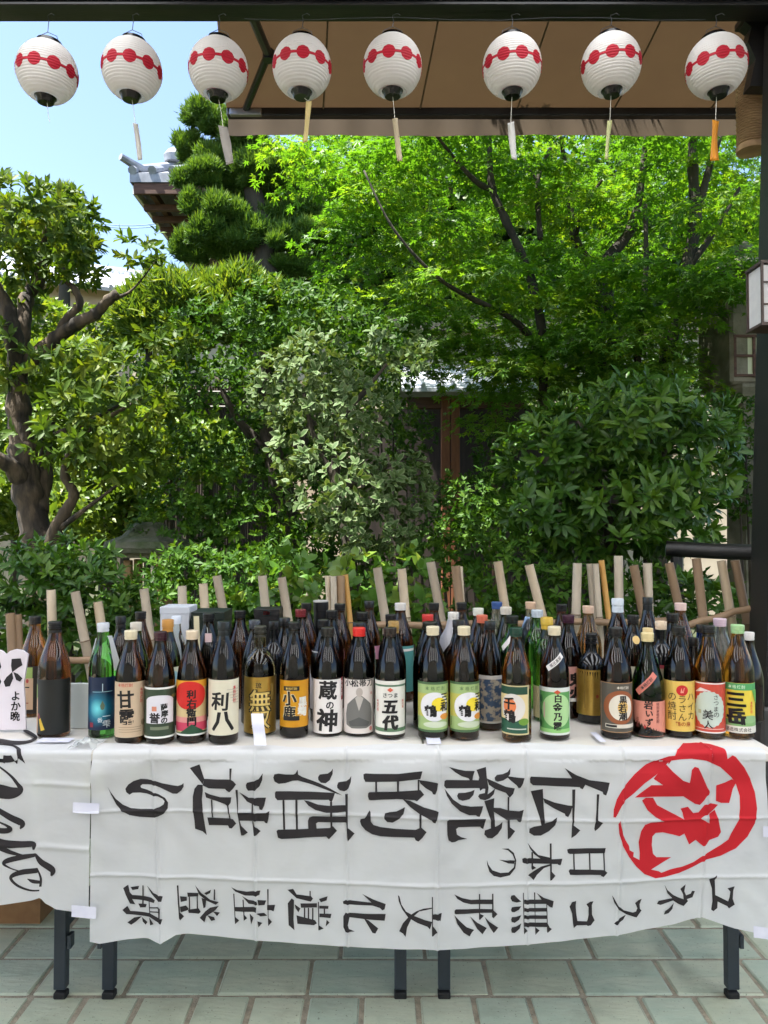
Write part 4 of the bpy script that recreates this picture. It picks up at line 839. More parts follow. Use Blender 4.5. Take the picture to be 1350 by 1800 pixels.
bottle(1298, 1098, 1299, lab='amber bottle with pale green cap and yellow label with two huge black characters', cap=('cap', (160, 196, 140)), glass='amber', wd=54, label=dict(z=(16, 146), span=180, col=(232, 206, 70), items=[('r', -60, 60, 112, 130, (84, 164, 96)), ('h', '本格焼酎', -4, 121, 10, dict(pitch=1.1), (206, 230, 200)), ('r', -60, 60, 18, 34, (132, 176, 110)), ('d', 30, 36, 26, 10, (150, 186, 130)), ('r', -60, 60, 0, 18, (226, 220, 208)), ('h', '酒造株式会社', 0, 9, 11, dict(bold=.02), (70, 60, 56)), ('p', [(36, 112), (60, 112), (60, 72), (48, 84)], (110, 178, 80)), ('v', '三岳', -6, 110, 44, dict(bold=.075, slant=-.08, sx=1.05), K), ('v', '本格焼酎', 34, 84, 8, {}, (226, 110, 60))]))
wb = [o for o in COL.objects if o.get('label', '').startswith('brown bottle with white label covered')][0]
lo = [q for q in wb.children if q.name.startswith('label')][0]
hw = .046
v_, f_ = cut2d([[(-.062, .026), (.062, .026), (.062, .140), (-.062, .140)]], .004)
# its wave print sits between two pale borders
gR = [q for q in wb.children if q.name.startswith('glass')][0].dimensions.x / 2
me = MB().add([((gR + .0009) * math.sin(x / gR), -(gR + .0009) * math.cos(x / gR), z) for x, z in v_], f_).mesh('wave_print'); me.materials.append(wave); link('wave_print', me, lo)

# ---- rows behind (px, top, depth, width)
BK = [(1040, 1113, None, 'black dome-shouldered bottle with plain gold label, behind the grey-brown label', 'black', ('ring', (20, 20, 22)), 'dome', 55, dict(z=(28, 178), span=210, m=goldlab, items=[('r', -20, -18, 20, 128, (150, 116, 50)), ('r', 4, 5, 20, 128, (160, 126, 60)), ('r', 22, 23, 20, 100, (160, 126, 60)), ('d', 16, 54, 4, 5, (190, 90, 50))]))]
bottle(1040, 1113, 1272, lab=BK[0][3], glass='black', cap=BK[0][5], kind='dome', wd=52, label=BK[0][8])
BLC = ('cap', (30, 28, 28)); CR2 = ('cap', (214, 204, 188)); BR = 'brown'
rear = [
 (60, 1083, 2.32, 'brown bottle with green lettered label at the left end, behind the dark label', 'brown2', BLC, 'shochu', 46, dict(z=(10, 150), span=170, c=-8, col=(44, 36, 28), items=[('r', -50, 2, 12, 104, (206, 170, 136)), ('r', -50, 0, 104, 136, (150, 172, 92)), ('r', -30, -8, 76, 79, K), ('r', -28, -10, 30, 33, (160, 84, 60)), ('d', -14, 96, 4, 6, (190, 70, 60))])),
 (211, 1083, 2.30, 'dark bottle with straight black cap just right of the green bottle', 'dark', ('tall', (20, 18, 20)), 'sake', 40, None),
 (238, 1094, 2.17, 'olive bottle with cream cap right behind the tan-labelled bottle', 'olive', CR2, 'shochu', 46, None),
 (246, 1075, 2.42, 'brown bottle with black cap leaning on view behind the tan-labelled bottle', BR, BLC, 'shochu', 44, None),
 (294, 1089, 2.20, 'green bottle with gold foil neck behind the maroon-capped bottle', 'olive', ('foil', (196, 138, 62)), 'shochu', 46, dict(z=(110, 165), span=150, c=10, col=(206, 206, 180), items=[('d', 4, 28, 24, 18, (150, 190, 200)), ('r', -50, 50, 0, 4, (70, 110, 80))])),
 (292, 1074, 2.45, 'brown bottle with dark cap in front of the white box', BR, BLC, 'shochu', 40, None),
 (309, 1083, 2.34, 'clear bottle with white cap in front of the white box', 'clear', ('cap', (222, 226, 236)), 'sake', 38, None),
 (366, 1078, 2.32, 'dark bottle with small white tag, in front of the dark green box', 'dark', BLC, 'shochu', 46, None),
 (421, 1073, 2.42, 'reddish brown bottle with black cap right of the dark green box', BR, BLC, 'shochu', 46, None),
 (447, 1090, 2.22, 'dark bottle with grey cap just behind the straw-tinted bottle', 'dark', ('cap', (70, 72, 78)), 'shochu', 46, None),
 (481, 1092, 2.28, 'dark dome-shouldered bottle in front of the black box with red letters', 'black', BLC, 'dome', 42, None),
 (500, 1086, 2.33, 'dark bottle with grooved cap left behind the orange gold label', 'dark', BLC, 'shochu', 44, None),
 (528, 1071, 2.42, 'brown bottle with dark red cap behind the orange gold label', BR, ('cap', (120, 40, 44)), 'shochu', 44, None),
 (538, 1060, 2.54, 'brown bottle with black cap, rearmost behind the orange gold label', BR, BLC, 'shochu', 42, dict(z=(60, 150), span=160, col=(206, 196, 190))),
 (568, 1089, 2.24, 'dark bottle with black cap close behind the brush-lettered white label', 'dark', BLC, 'shochu', 46, dict(z=(40, 205), span=150, c=-60, col=(222, 214, 214))),
 (583, 1073, 2.40, 'dark bottle with grooved black cap left of the yellow bamboo pole', 'dark', BLC, 'shochu', 46, None),
 (597, 1061, 2.54, 'tall brown bottle with black cap in front of the yellow bamboo pole', BR, BLC, 'shochu', 44, None),
 (637, 1076, 2.38, 'brown bottle with grooved black cap behind the red and white cap', BR, BLC, 'shochu', 46, None),
 (630, 1094, 2.20, 'dark bottle with plain black cap directly behind the red and white cap', 'dark', ('cap', (24, 22, 24)), 'shochu', 46, None),
 (649, 1056, 2.56, 'tall reddish bottle with black cap left of the grey bamboo pole', BR, BLC, 'shochu', 40, dict(z=(120, 160), span=150, c=30, col=(220, 150, 176))),
 (687, 1080, 2.36, 'dark bottle with grooved cap behind the heavy-charactered white label', 'dark', BLC, 'shochu', 44, None),
 (692, 1092, 2.20, 'dark bottle with gold cap peeping behind the heavy-charactered white label', 'dark', ('foil', (170, 134, 72)), 'shochu', 44, None),
 (704, 1060, 2.52, 'reddish brown bottle with white cap and teal label edge', BR, ('cap', (222, 214, 206)), 'shochu', 46, dict(z=(30, 168), span=190, col=(90, 160, 156), items=[('r', -60, 60, 130, 138, W)])),
 (752, 1080, 2.32, 'dark bottle with red-topped white cap behind the left crane label', 'olive', ('cap', (206, 60, 56)), 'shochu', 46, None),
 (763, 1060, 2.54, 'brown bottle with black cap, rearmost behind the left crane label', BR, BLC, 'shochu', 42, None),
 (756, 1093, 2.18, 'dark green bottle with dark cap touching the back of the left crane label', 'olive', ('cap', (30, 32, 24)), 'shochu', 60, None),
 (797, 1076, 2.36, 'dark bottle with white cap wrapped in a pale paper sleeve', 'dark', ('cap', (230, 224, 214)), 'shochu', 44, None),
 (806, 1090, 2.19, 'dark bottle with straight black cap behind the right crane label', BR, ('tall', (24, 20, 20)), 'shochu', 48, None),
 (812, 1059, 2.55, 'brown bottle with black cap, rearmost behind the right crane label', BR, BLC, 'shochu', 42, None),
 (841, 1069, 2.46, 'brown bottle with white cap behind the red-topped cap, right of the crane labels', BR, ('cap', (226, 220, 206)), 'shochu', 44, None),
 (848, 1081, 2.31, 'amber bottle with red-topped white cap right of the crane labels', 'brown2', ('cap', (210, 110, 84)), 'shochu', 46, None),
 (874, 1058, 2.56, 'clear bottle with blue cap and milky drink', 'milky', ('cap', (60, 86, 140)), 'sake', 42, None),
 (890, 1067, 2.44, 'dark green bottle with cream cap in front of the milky drink', 'olive', CR2, 'shochu', 46, None),
 (901, 1082, 2.28, 'green bottle with black cap and slanted paper strip behind the green cap', 'green', ('cap', (24, 30, 28)), 'sake', 48, None),
 (934, 1058, 2.56, 'clear bottle with beige cap and pale blue label strip', 'clear', ('cap', (212, 176, 146)), 'sake', 42, dict(z=(90, 250), span=80, c=-50, col=(150, 176, 214))),
 (945, 1072, 2.42, 'bright green bottle with silver cap behind the slanted strips', 'green', ('cap', (196, 204, 210)), 'sake', 46, None),
 (962, 1085, 2.26, 'green bottle with gold net neck behind the scroll label', 'green', ('foil', (206, 170, 60)), 'sake', 48, dict(z=(10, 100), span=130, c=-40, col=(196, 186, 140))),
 (988, 1062, 2.52, 'brown bottle with grooved black cap behind the scroll label', BR, BLC, 'shochu', 42, None),
 (1000, 1081, 2.30, 'black bottle with purple cap and pink label right of the scroll label', 'dark', ('cap', (60, 24, 44)), 'shochu', 48, dict(z=(50, 150), span=180, c=10, col=(206, 150, 140), items=[('v', '鬼火', 14, 84, 40, dict(bold=.06), K), ('r', -60, 60, 0, 10, W)])),
 (1035, 1065, 2.50, 'clear bottle with cream cap and tea-coloured drink above the gold label', 'tea', ('cap', (220, 186, 160)), 'shochu', 46, None),
 (1087, 1052, 2.36, 'tall brown bottle with light grey cap left of the round gold sticker', BR, ('tall', (206, 212, 218)), 'shochu', 48, None),
 (1114, 1081, 2.30, 'black bottle with a round gold sticker on its shoulder', 'dark', BLC, 'shochu', 46, dict(z=(60, 150), span=170, col=(206, 200, 176))),
 (1140, 1050, 2.52, 'tall dark bottle with long grooved black cap in front of a bamboo pole', 'dark', ('tall', (22, 24, 24)), 'shochu', 40, None),
 (1140, 1104, 2.13, 'green bottle with cream cap rising behind the salmon label', 'green', ('cap', (222, 196, 140)), 'sake', 40, None),
 (1163, 1092, 2.22, 'black bottle with cream cap left of the yellow label', 'black', ('cap', (226, 200, 170)), 'dome', 48, dict(z=(20, 170), span=180, col=(170, 160, 130), items=[('r', -60, 60, 140, 150, (170, 60, 70))])),
 (1183, 1078, 2.32, 'dark bottle with black cap left behind the yellow label', 'dark', BLC, 'shochu', 46, None),
 (1198, 1060, 2.48, 'tall brown bottle with pinkish white cap behind the yellow label', 'brown2', ('cap', (226, 196, 188)), 'shochu', 46, None),
 (1220, 1121, 2.12, 'short dark bottle with grooved black cap between the yellow and red labels', 'black', BLC, 'shochu', 40, None),
 (1233, 1098, 2.26, 'blue glass bottle half hidden behind the red label', 'bluebot', BLC, 'sake', 34, None),
 (1267, 1087, 2.30, 'clear bottle with pink cap and cloudy drink between the two amber bottles', 'milky', ('cap', (206, 180, 190)), 'shochu', 50, None),
 (1318, 1111, 2.25, 'short bottle with white cap at the right end behind the pale green cap', 'dark', ('cap', (222, 216, 210)), 'squat', 46, None),
]
GLASS['bluebot'] = glassmat('blue_bottle_glass', (.02, .08, .5))
REAR = {}
for (px, top, y, lab, gl, cp, kd, wd, lb) in rear:
    REAR[lab] = bottle(px, top, y=y, lab=lab, glass=gl, cap=cp, kind=kd, wd=wd, label=lb, neck=(-60, 205, -8, 246, 16, (226, 218, 214), None) if 'slanted paper strip' in lab else None)
def on_bottle(lab, nm, mb, m): return mb.build(nm, m, REAR[lab], True)
b8 = REAR['dark bottle with small white tag, in front of the dark green box']
tg = MB().box((0.006, -.030, .232), (.020, .0012, .026)); tg.build('tag', ink((226, 196, 196)), b8)
MB().tube([(0.0, -.022, .262), (.004, -.030, .246)], .0008, 4).build('tag_string', strand, b8)
b9 = REAR['black bottle with a round gold sticker on its shoulder']
MB().add([(.0105 * math.cos(2 * math.pi * k / 24), -.0275 + .010 * math.sin(2 * math.pi * k / 24) * .55, .228 + .0118 * math.sin(2 * math.pi * k / 24)) for k in range(24)], [tuple(range(24))]).build('sticker', ink((226, 190, 120)), b9)
b10 = REAR['dark bottle with white cap wrapped in a pale paper sleeve']
sl = MB(); prf = [(.20, .045), (.225, .038), (.25, .024), (.272, .0185), (.278, .0175)]
n = 20; vv = []; ff = []
for i, (z, r) in enumerate(prf):
    for k in range(n): a = 2 * math.pi * k / n; rr = r * (1 + .07 * math.sin(a * 5) * (1 - i / 5)); vv.append((rr * math.cos(a), rr * math.sin(a), z - (.03 * math.sin(a * 2 + 1) if i == 0 else 0)))
    if i:
        for k in range(n): j = (k + 1) % n; o = (i - 1) * n; ff.append((o + k, o + j, o + n + j, o + n + k))
sl.add(vv, ff).build('paper_sleeve', mat('sleeve_paper', srgb(206, 204, 208), .7, trans=.3), b10, True)
b11 = [o for o in COL.objects if o.get('label', '').startswith('bright green bottle with silver cap and navy')][0]
vv = []; ff = []
for i in range(9):   # white ribbon draped over the green bottle's neck
    t = i / 8; vv += [(.014 + .022 * t, -.012, .268 - .082 * t + .012 * math.sin(t * 5)), (.022 + .030 * t, .006 - .01 * t, .266 - .085 * t)]
    if i: a = 2 * (i - 1); ff.append((a, a + 1, a + 3, a + 2))
n0 = len(vv)
for i in range(9):
    t = i / 8; vv += [(-.014 - .018 * t, -.008, .262 - .074 * t), (-.019 - .020 * t, -.002, .260 - .076 * t)]
    if i: a = n0 + 2 * (i - 1); ff.append((a, a + 1, a + 3, a + 2))
MB().add(vv, ff).build('ribbon', mat('ribbon_paper', srgb(214, 216, 216), .7, trans=.3), b11, True)

# ---- boxes among the bottles
def carton(px0_, px1_, pyt, y, dep, lab, col, col2, inkc=None, txt=None):
    a, b = at(px0_, pyt, y), at(px1_, pyt, y); h = a.z - TZ - .003
    t = thing('gift_box', lab, 'box', ((a.x + b.x) / 2, y + dep / 2, TZ + .003))
    m = mat(lab[:20].replace(' ', '_') + '_card', srgb(*col), .45, srgb(*col2), 6)
    MB().box((0, 0, h / 2 - .002), (b.x - a.x - .002, dep - .002, h - .004), bev=.001).build('carton', m, t)
    MB().box((0, 0, h - .011), (b.x - a.x + .0006, dep + .0006, .022), bev=.0012).build('lid', m, t)
    if txt:
        v, f = text2d(txt, 0, 0, .012, False, .03, pitch=.8); MB().add([(x, z - .01, h + .0008) for x, z in v], f).build('lettering', ink(inkc), t)
        MB().add([(x, -dep / 2 - .0012, h - .012 + z) for x, z in v], f).build('lettering', ink(inkc), t)
    return t
carton(281, 333, 1067, 2.42, .10, 'white gift box standing behind the gold foil neck', (206, 208, 214), (196, 198, 206))
carton(336, 394, 1076, 2.40, .13, 'dark green gift box standing behind the bottle with white tag', (22, 36, 28), (18, 28, 22))
carton(446, 491, 1071, 2.44, .09, 'black gift box with red lettering behind the straw-tinted bottle', (18, 18, 20), (26, 24, 24), (206, 50, 46), '焼酎')
c = at(564, 1056, 2.58)
tb = thing('gift_tube', 'black cylindrical gift tube with pale rim, rearmost near the paired bamboo stakes', 'tube', (c.x, 2.58, TZ + .003)); h = c.z - TZ - .003
MB().lathe([(0, .024), (h - .03, .024), (h - .029, .0255), (h - .002, .0255), (h, .024)], 30).build('tube_body', mat('black_card_tube', srgb(22, 20, 22), .4), tb, True, 30)
MB().lathe([(h - .004, .0258), (h - .001, .0262), (h + .0012, .0245)], 30).build('rim', ink((170, 166, 160)), tb, True, 30)
c = at(346, 1083, 2.26)
mb = MB(); vv = []; ff = []
for i in range(8):
    t = i / 7; q = at(345 + 2 * t, 1083 + 60 * t, 2.262 - .01 * t)
    for yy in (0, .0008): vv += [q + Vector((-.008, yy, 0)), q + Vector((.008, yy, 0))]
    if i: a = 4 * (i - 1); ff += [(a, a + 1, a + 5, a + 4), (a + 3, a + 2, a + 6, a + 7)]
tag(mb.add(vv, ff).build('paper_slip', mat('cream_slip', srgb(206, 196, 160), .6), None, True), 'upright cream paper slip left of the white-tagged bottle', 'paper')

# white card standing at the gap, and the cut-out sign on the left table
a, b = at(124, 1202, 2.16), at(160, 1202, 2.16)
wc = thing('white_card', 'plain white card standing between the dark-labelled and the green bottle', 'card', ((a.x + b.x) / 2, 2.16, TZ))
wh = a.z - TZ
MB().box((0, 0, wh / 2 + .002), (b.x - a.x + .02, .008, wh), bev=.001).build('panel', mat('white_card', srgb(222, 228, 224), .6), wc)
MB().add([(0 - .02, .004, wh * .7), (.02, .004, wh * .7), (.02, .07, .004), (-.02, .07, .004)], [(0, 1, 2, 3)]).build('easel_leg', mat('white_card', srgb(222, 228, 224), .6), wc)
sy = 2.12; o0 = at(0, 1250, sy)
sg = thing('shop_sign', 'white cut-out card sign with black brush lettering at the left edge', 'sign', (o0.x, sy, TZ + .003))
outl = [(-120, 1253), (46, 1250), (44, 1200), (42, 1170), (50, 1118), (40, 1111), (28, 1109), (18, 1112), (11, 1118), (4, 1112), (-8, 1108), (-30, 1106), (-60, 1112), (-90, 1106), (-120, 1110)]
P2 = [(at(x, y, sy).x - o0.x, at(x, y, sy).z - TZ - .003) for x, y in outl]
zmin = min(z for x, z in P2); P2 = [(x, z - zmin) for x, z in P2]
MB().prism(P2, 0, .006).build('board', mat('white_sign_board', srgb(232, 224, 232), .5, srgb(226, 216, 222), 4), sg)
def sgp(pts): return [(at(x, y, sy).x - o0.x, at(x, y, sy).z - TZ - .003 - zmin) for x, y in pts]
sp = [[(21, 1126), (37, 1125), (40, 1137), (32, 1142), (24, 1148), (22, 1150), (20, 1138)], [(22, 1149), (24, 1160), (18, 1174), (10, 1175), (7, 1166), (12, 1158)], [(24, 1149), (32, 1152), (40, 1160), (36, 1166), (29, 1163)], [(0, 1130), (3, 1140), (-4, 1152), (-20, 1150), (-18, 1130)], [(-2, 1156), (3, 1166), (0, 1172), (-16, 1172), (-14, 1160)], [(-40, 1130), (-28, 1128), (-30, 1170), (-44, 1168)]]
V = []; F_ = []
for q in sp:
    v, f = cut2d([sgp(q)], None); o = len(V); V += [(x, -.0008, z) for x, z in v]; F_ += [tuple(i + o for i in t) for t in f]
MB().add(V, F_).build('brush_mark', black_ink, sg)
q = sgp([(28, 1182)])[0]
v, f = text2d('よか晩', q[0], q[1], .0275, True, .025, rough=.03); MB().add([(x, -.0008, z) for x, z in v], f).build('lettering', black_ink, sg)
MB().box((-.10, .05, .004), (.14, .09, .006)).build('foot', mat('white_sign_board', (.8,) * 3), sg)

# ------------------------------------------------------------------ garden: foliage helpers
NP = np.random.default_rng(11)
def unit(a): return a / (np.linalg.norm(a, axis=-1, keepdims=True) + 1e-9)
def rdir(n): return unit(NP.normal(size=(n, 3)))
LEAF = {  # template verts (along, across, up), triangles, rim weight per vertex
 'broad': (np.array([(0, 0, 0), (.28, .36, .05), (.68, .40, .03), (1, 0, -.10), (.68, -.40, .03), (.28, -.36, .05), (.34, 0, 0), (.70, 0, -.02)]), [(0, 6, 1), (6, 2, 1), (6, 7, 2), (7, 3, 2), (0, 5, 6), (6, 5, 4), (6, 4, 7), (7, 4, 3)], [0, 1, 1, 1, 1, 1, 0, 0]),
 'leaf4': (np.array([(0, 0, 0), (.5, .42, .06), (1, 0, -.06), (.5, -.42, .06)]), [(0, 2, 1), (0, 3, 2)], [0, 1, 1, 1]),
 'spike': (np.array([(0, .13, 0), (0, -.13, 0), (1, 0, 0)]), [(0, 1, 2)], [0, 0, 1]),
 'tuft': (np.array([(0, .12, 0), (0, -.12, 0), (1, .05, 0), (0, 0, .12), (0, 0, -.12), (.9, 0, .1)]), [(0, 1, 2), (3, 4, 5)], [0] * 6),
}
mv = [(0, 0, 0)]; mf = []
for k, (ang, ln) in enumerate(((-100, .55), (-52, .85), (0, 1.0), (52, .85), (100, .55))):
    a = R(ang); dx, dy = math.cos(a), math.sin(a); b = len(mv)
    mv += [(dx * ln * .42 - dy * .13, dy * ln * .42 + dx * .13, .02), (dx * ln, dy * ln, -.08), (dx * ln * .42 + dy * .13, dy * ln * .42 - dx * .13, .02)]
    mf += [(0, b + 1, b), (0, b + 2, b + 1)]
LEAF['maple'] = (np.array(mv), mf, [0] * len(mv))

def leaf_arrays(P, D, Nn, S, Wd, tm):
    T, F, rim = LEAF[tm]; D = unit(D); B = unit(np.cross(Nn, D)); Nn = np.cross(D, B)
    V = P[:, None, :] + S[:, None, None] * (T[None, :, 0, None] * D[:, None, :] + Wd * T[None, :, 1, None] * B[:, None, :] + T[None, :, 2, None] * Nn[:, None, :])
    return V, np.array(F, dtype=np.int32), np.array(rim, dtype=np.float32)
def raw_mesh(name, V, F, rnd, rim, m):
    n, k, _ = V.shape; nf = len(F)
    me = bpy.data.meshes.new(name); me.vertices.add(n * k); me.vertices.foreach_set('co', V.astype(np.float32).ravel())
    idx = (F[None] + (np.arange(n, dtype=np.int32) * k)[:, None, None]).ravel()
    me.loops.add(len(idx)); me.loops.foreach_set('vertex_index', idx.astype(np.int32))
    me.polygons.add(n * nf); me.polygons.foreach_set('loop_start', np.arange(0, n * nf * 3, 3, dtype=np.int32))
    me.update(calc_edges=True)
    a = me.attributes.new('rnd', 'FLOAT', 'POINT'); a.data.foreach_set('value', np.repeat(rnd, k).astype(np.float32))
    a = me.attributes.new('rim', 'FLOAT', 'POINT'); a.data.foreach_set('value', np.tile(rim, n).astype(np.float32))
    me.materials.append(m); return me
def foliage(parent, P, D, Nn, S, Wd, tm, m, rnd, name='crown', n_parts=0):
    loc = np.array(parent.location)
    if n_parts:   # the leaves nearest to the viewer are objects of their own
        sc = P[:, 1] - 0.25 * S / S.mean() * .2 + np.abs(NP.normal(size=len(P))) * .08
        sel = np.argsort(sc)[:n_parts]; keep = np.ones(len(P), bool); keep[sel] = False
        for i in sel:
            key = (m.name, tm, int(rnd[i] * 5), Wd)
            if key not in LM:
                T, F, rim = LEAF[tm]; V = T.copy(); V[:, 1] *= Wd
                LM[key] = raw_mesh('leaf', V[None], np.array(F, np.int32), np.array([rnd[i]]), np.array(rim, np.float32), m)
            d = Vector(unit(D[i])); b = Vector(Nn[i]).cross(d).normalized(); nn = d.cross(b)
            o = link('leaf', LM[key], parent); M3 = Matrix((d, b, nn)).transposed() * float(S[i])
            o.matrix_local = Matrix.Translation(Vector(P[i] - loc)) @ M3.to_4x4()
        P, D, Nn, S, rnd = P[keep], D[keep], Nn[keep], S[keep], rnd[keep]
    V, F, rim = leaf_arrays(P - loc, D, Nn, S, Wd, tm)
    o = link(name, raw_mesh(name, V, F, rnd, rim, m), parent)
    if n_parts: stuff(o)
    return o
LM = {}
def ell_points(n, c, r, shell=.55, up=0.0):
    d = rdir(n); rad = shell + (1 - shell) * NP.random(n) ** .6
    p = d * rad[:, None]
    if up: p[:, 2] = np.where(p[:, 2] < 0, p[:, 2] * (1 - up), p[:, 2])
    return np.array(c) + p * np.array(r), d
def blob(px, py, Y, wx, wz, dy=None):
    c = at(px, py, Y); rx = wx / F_PX * Y; rz = wz / F_PX * Y
    return (np.array(c), np.array((rx, dy if dy else (rx + rz) / 2, rz)))
def lump(P, amp, fr):
    return 1 + amp * (np.sin(P[:, 0] * fr + 1.7 * np.sin(P[:, 2] * fr * .8)) * np.sin(P[:, 2] * fr * 1.1 + .6) + .5 * np.sin(P[:, 1] * fr * 1.3 + P[:, 0] * fr))
def whorls(blobs, tips, per, size, spread=(25, 75), shell=.72, drop=.15, jit=.35):
    """rosettes of leaves at twig tips over a set of ellipsoids"""
    Pt = []; Dt = []
    tot = sum((b[1][0] * b[1][2]) for b in blobs)
    for c, r in blobs:
        n = max(6, int(tips * r[0] * r[2] / tot)); p, d = ell_points(n, c, r, shell)
        l = lump(p, .12, 6.0)[:, None]; p = c + (p - c) * l
        Pt.append(p); Dt.append(unit(d + np.array((0, -.15, .45)) + NP.normal(size=(n, 3)) * jit))
    P = np.vstack(Pt); A = np.vstack(Dt); n = len(P)
    ref = rdir(n); U = unit(np.cross(A, ref)); V = np.cross(A, U)
    k = per; ph = (np.arange(k) * 2.399)[None, :] + NP.random((n, 1)) * 6.28
    el = np.radians(NP.uniform(spread[0], spread[1], (n, k)))
    D = A[:, None, :] * np.cos(el)[..., None] + (U[:, None, :] * np.cos(ph)[..., None] + V[:, None, :] * np.sin(ph)[..., None]) * np.sin(el)[..., None]
    D[..., 2] -= drop; S = size * NP.uniform(.65, 1.15, (n, k))
    Nn = A[:, None, :] + NP.normal(size=(n, k, 3)) * .18
    rn = np.clip(NP.random((n, 1)) * .75 + NP.random((n, k)) * .35, 0, 1)
    off = NP.uniform(-.02, .02, (n, k, 1)) * A[:, None, :]
    return (np.repeat(P[:, None, :], k, 1) + off).reshape(-1, 3), D.reshape(-1, 3), Nn.reshape(-1, 3), S.ravel(), rn.ravel()
def scatter(blobs, n, size, flat=.3, shell=.45, up=0.0, lumps=.15, fr=5.0):
    Pt = []; Dt = []; tot = sum((b[1][0] * b[1][2]) for b in blobs)
    for c, r in blobs:
        m = max(10, int(n * r[0] * r[2] / tot)); p, d = ell_points(m, c, r, shell, up)
        if lumps: p = c + (p - c) * lump(p, lumps, fr)[:, None]
        Pt.append(p); Dt.append(d)
    P = np.vstack(Pt); d = np.vstack(Dt); n = len(P)
    D = unit(rdir(n) + d * .5); D[:, 2] *= 1 - flat; Nn = unit(rdir(n) * (1 - flat) + np.array((0, 0, 1.0)) * flat * 2 + d * .6)
    return P, D, Nn, size * NP.uniform(.6, 1.2, n), NP.random(n)
def limbs(mb, paths):
    for pts in paths:
        Q = []; rr = []
        for i in range(len(pts) - 1):
            for k in range(5):
                t = k / 5; p0, p1, p2, p3 = pts[max(0, i - 1)], pts[i], pts[i + 1], pts[min(len(pts) - 1, i + 2)]
                f = lambda a, b, c_, d_: .5 * (2 * b + (c_ - a) * t + (2 * a - 5 * b + 4 * c_ - d_) * t * t + (3 * b - a - 3 * c_ + d_) * t ** 3)
                q = [f(p0[j], p1[j], p2[j], p3[j]) for j in range(4)]; Q.append(at(q[0], q[1], q[2])); rr.append(q[3] / 2 / F_PX * q[2])
        q = pts[-1]; Q.append(at(*q[:3])); rr.append(q[3] / 2 / F_PX * q[2])
        mb.tube(Q, [r * (1 + .10 * math.sin(i * 2.3) + .07 * math.sin(i * 5.1)) for i, r in enumerate(rr)], 12)
    return mb
def trunk(parent, paths, m, name='trunk'):
    o = shift(limbs(MB(), paths), parent.location).build(name, m, parent, True); return o
bark = mat('grey_brown_bark', srgb(88, 76, 60), .9, srgb(40, 36, 30), 14, stretch=(1, 1, .3), bump=1.0, bscale=34, contrast=(.4, .6))
darkbark = mat('dark_bark', srgb(48, 42, 36), .9, srgb(70, 64, 52), 10, stretch=(1, 1, .4), bump=.8, bscale=30)
lf_olive = leafmat('olive_leaf', (.040, .082, .010), (.070, .130, .013), (.140, .180, .016), .55, .38, spec=.25)
lf_dark = leafmat('glossy_dark_leaf', (.020, .062, .007), (.042, .110, .009), (.090, .175, .014), .55, .30, spec=.22)
lf_gloss = leafmat('pieris_leaf', (.028, .086, .009), (.052, .132, .012), (.110, .205, .018), .40, .28, spec=.42)
lf_var = leafmat('variegated_leaf', (.048, .10, .024), (.065, .12, .030), (.10, .155, .046), .62, .22, spec=.25, edge=(.14, .19, .085))
lf_maple = leafmat('maple_leaf', (.060, .150, .014), (.092, .210, .018), (.185, .275, .020), .5, .50, tcol=(1.5, 1.5, .45))
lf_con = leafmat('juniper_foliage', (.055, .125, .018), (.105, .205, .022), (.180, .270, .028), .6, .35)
lf_lit = leafmat('bright_hedge_leaf', (.075, .140, .018), (.115, .200, .022), (.190, .250, .030), .5, .38)
lf_lime = leafmat('lime_shrub_leaf', (.060, .150, .020), (.095, .210, .024), (.200, .250, .030), .38, .4)
lf_back = leafmat('background_leaf', (.030, .070, .014), (.055, .115, .018), (.095, .150, .024), .55, .35)
def plant(name, lab, cat, base, group=None): return thing(name, lab, cat, base, group)
def gb(px, Y): q = at(px, 900, Y); return (q.x, Y, -.03)

# ------------------------------------------------------------------ buildings behind the garden
tilegrey = mat('grey_roof_tile', srgb(150, 154, 162), .45, srgb(120, 124, 132), 6)
oldwood = mat('weathered_brown_wood', srgb(92, 62, 46), .75, srgb(70, 48, 38), 5, stretch=(1, 8, 8))
plaster = mat('cream_plaster', srgb(204, 190, 166), .9, srgb(186, 170, 146), 3)
def tiled_slope(parent, A, B, C, D, nrow, ncol, m, th=.05):
    """sloping plane A,B (eave) to D,C (ridge) with rolls of tiles"""
    A, B, C, D = map(Vector, (A, B, C, D)); n = (B - A).cross(D - A).normalized()
    if n.z < 0: n = -n
    sl = MB(); sl.add([A, B, C, D, A - n * th, B - n * th, C - n * th, D - n * th], [(0, 1, 2, 3), (7, 6, 5, 4), (0, 4, 5, 1), (1, 5, 6, 2), (2, 6, 7, 3), (3, 7, 4, 0)])
    sl.v = [tuple(Vector(q) - Vector(parent.location)) for q in sl.v]; o = sl.build('roof', m, parent)
    for i in range(ncol + 1):
        s = i / ncol; a = A.lerp(B, s) + n * .02; b = D.lerp(C, s) + n * .02
        if (a - b).length < .15: continue
        tb_ = MB().tube([a - (b - a).normalized() * .03, a, b], .05, 7); tb_.v = [tuple(Vector(q) - Vector(parent.location)) for q in tb_.v]; tb_.build('tile_roll', m, o, True, 40)
    return o
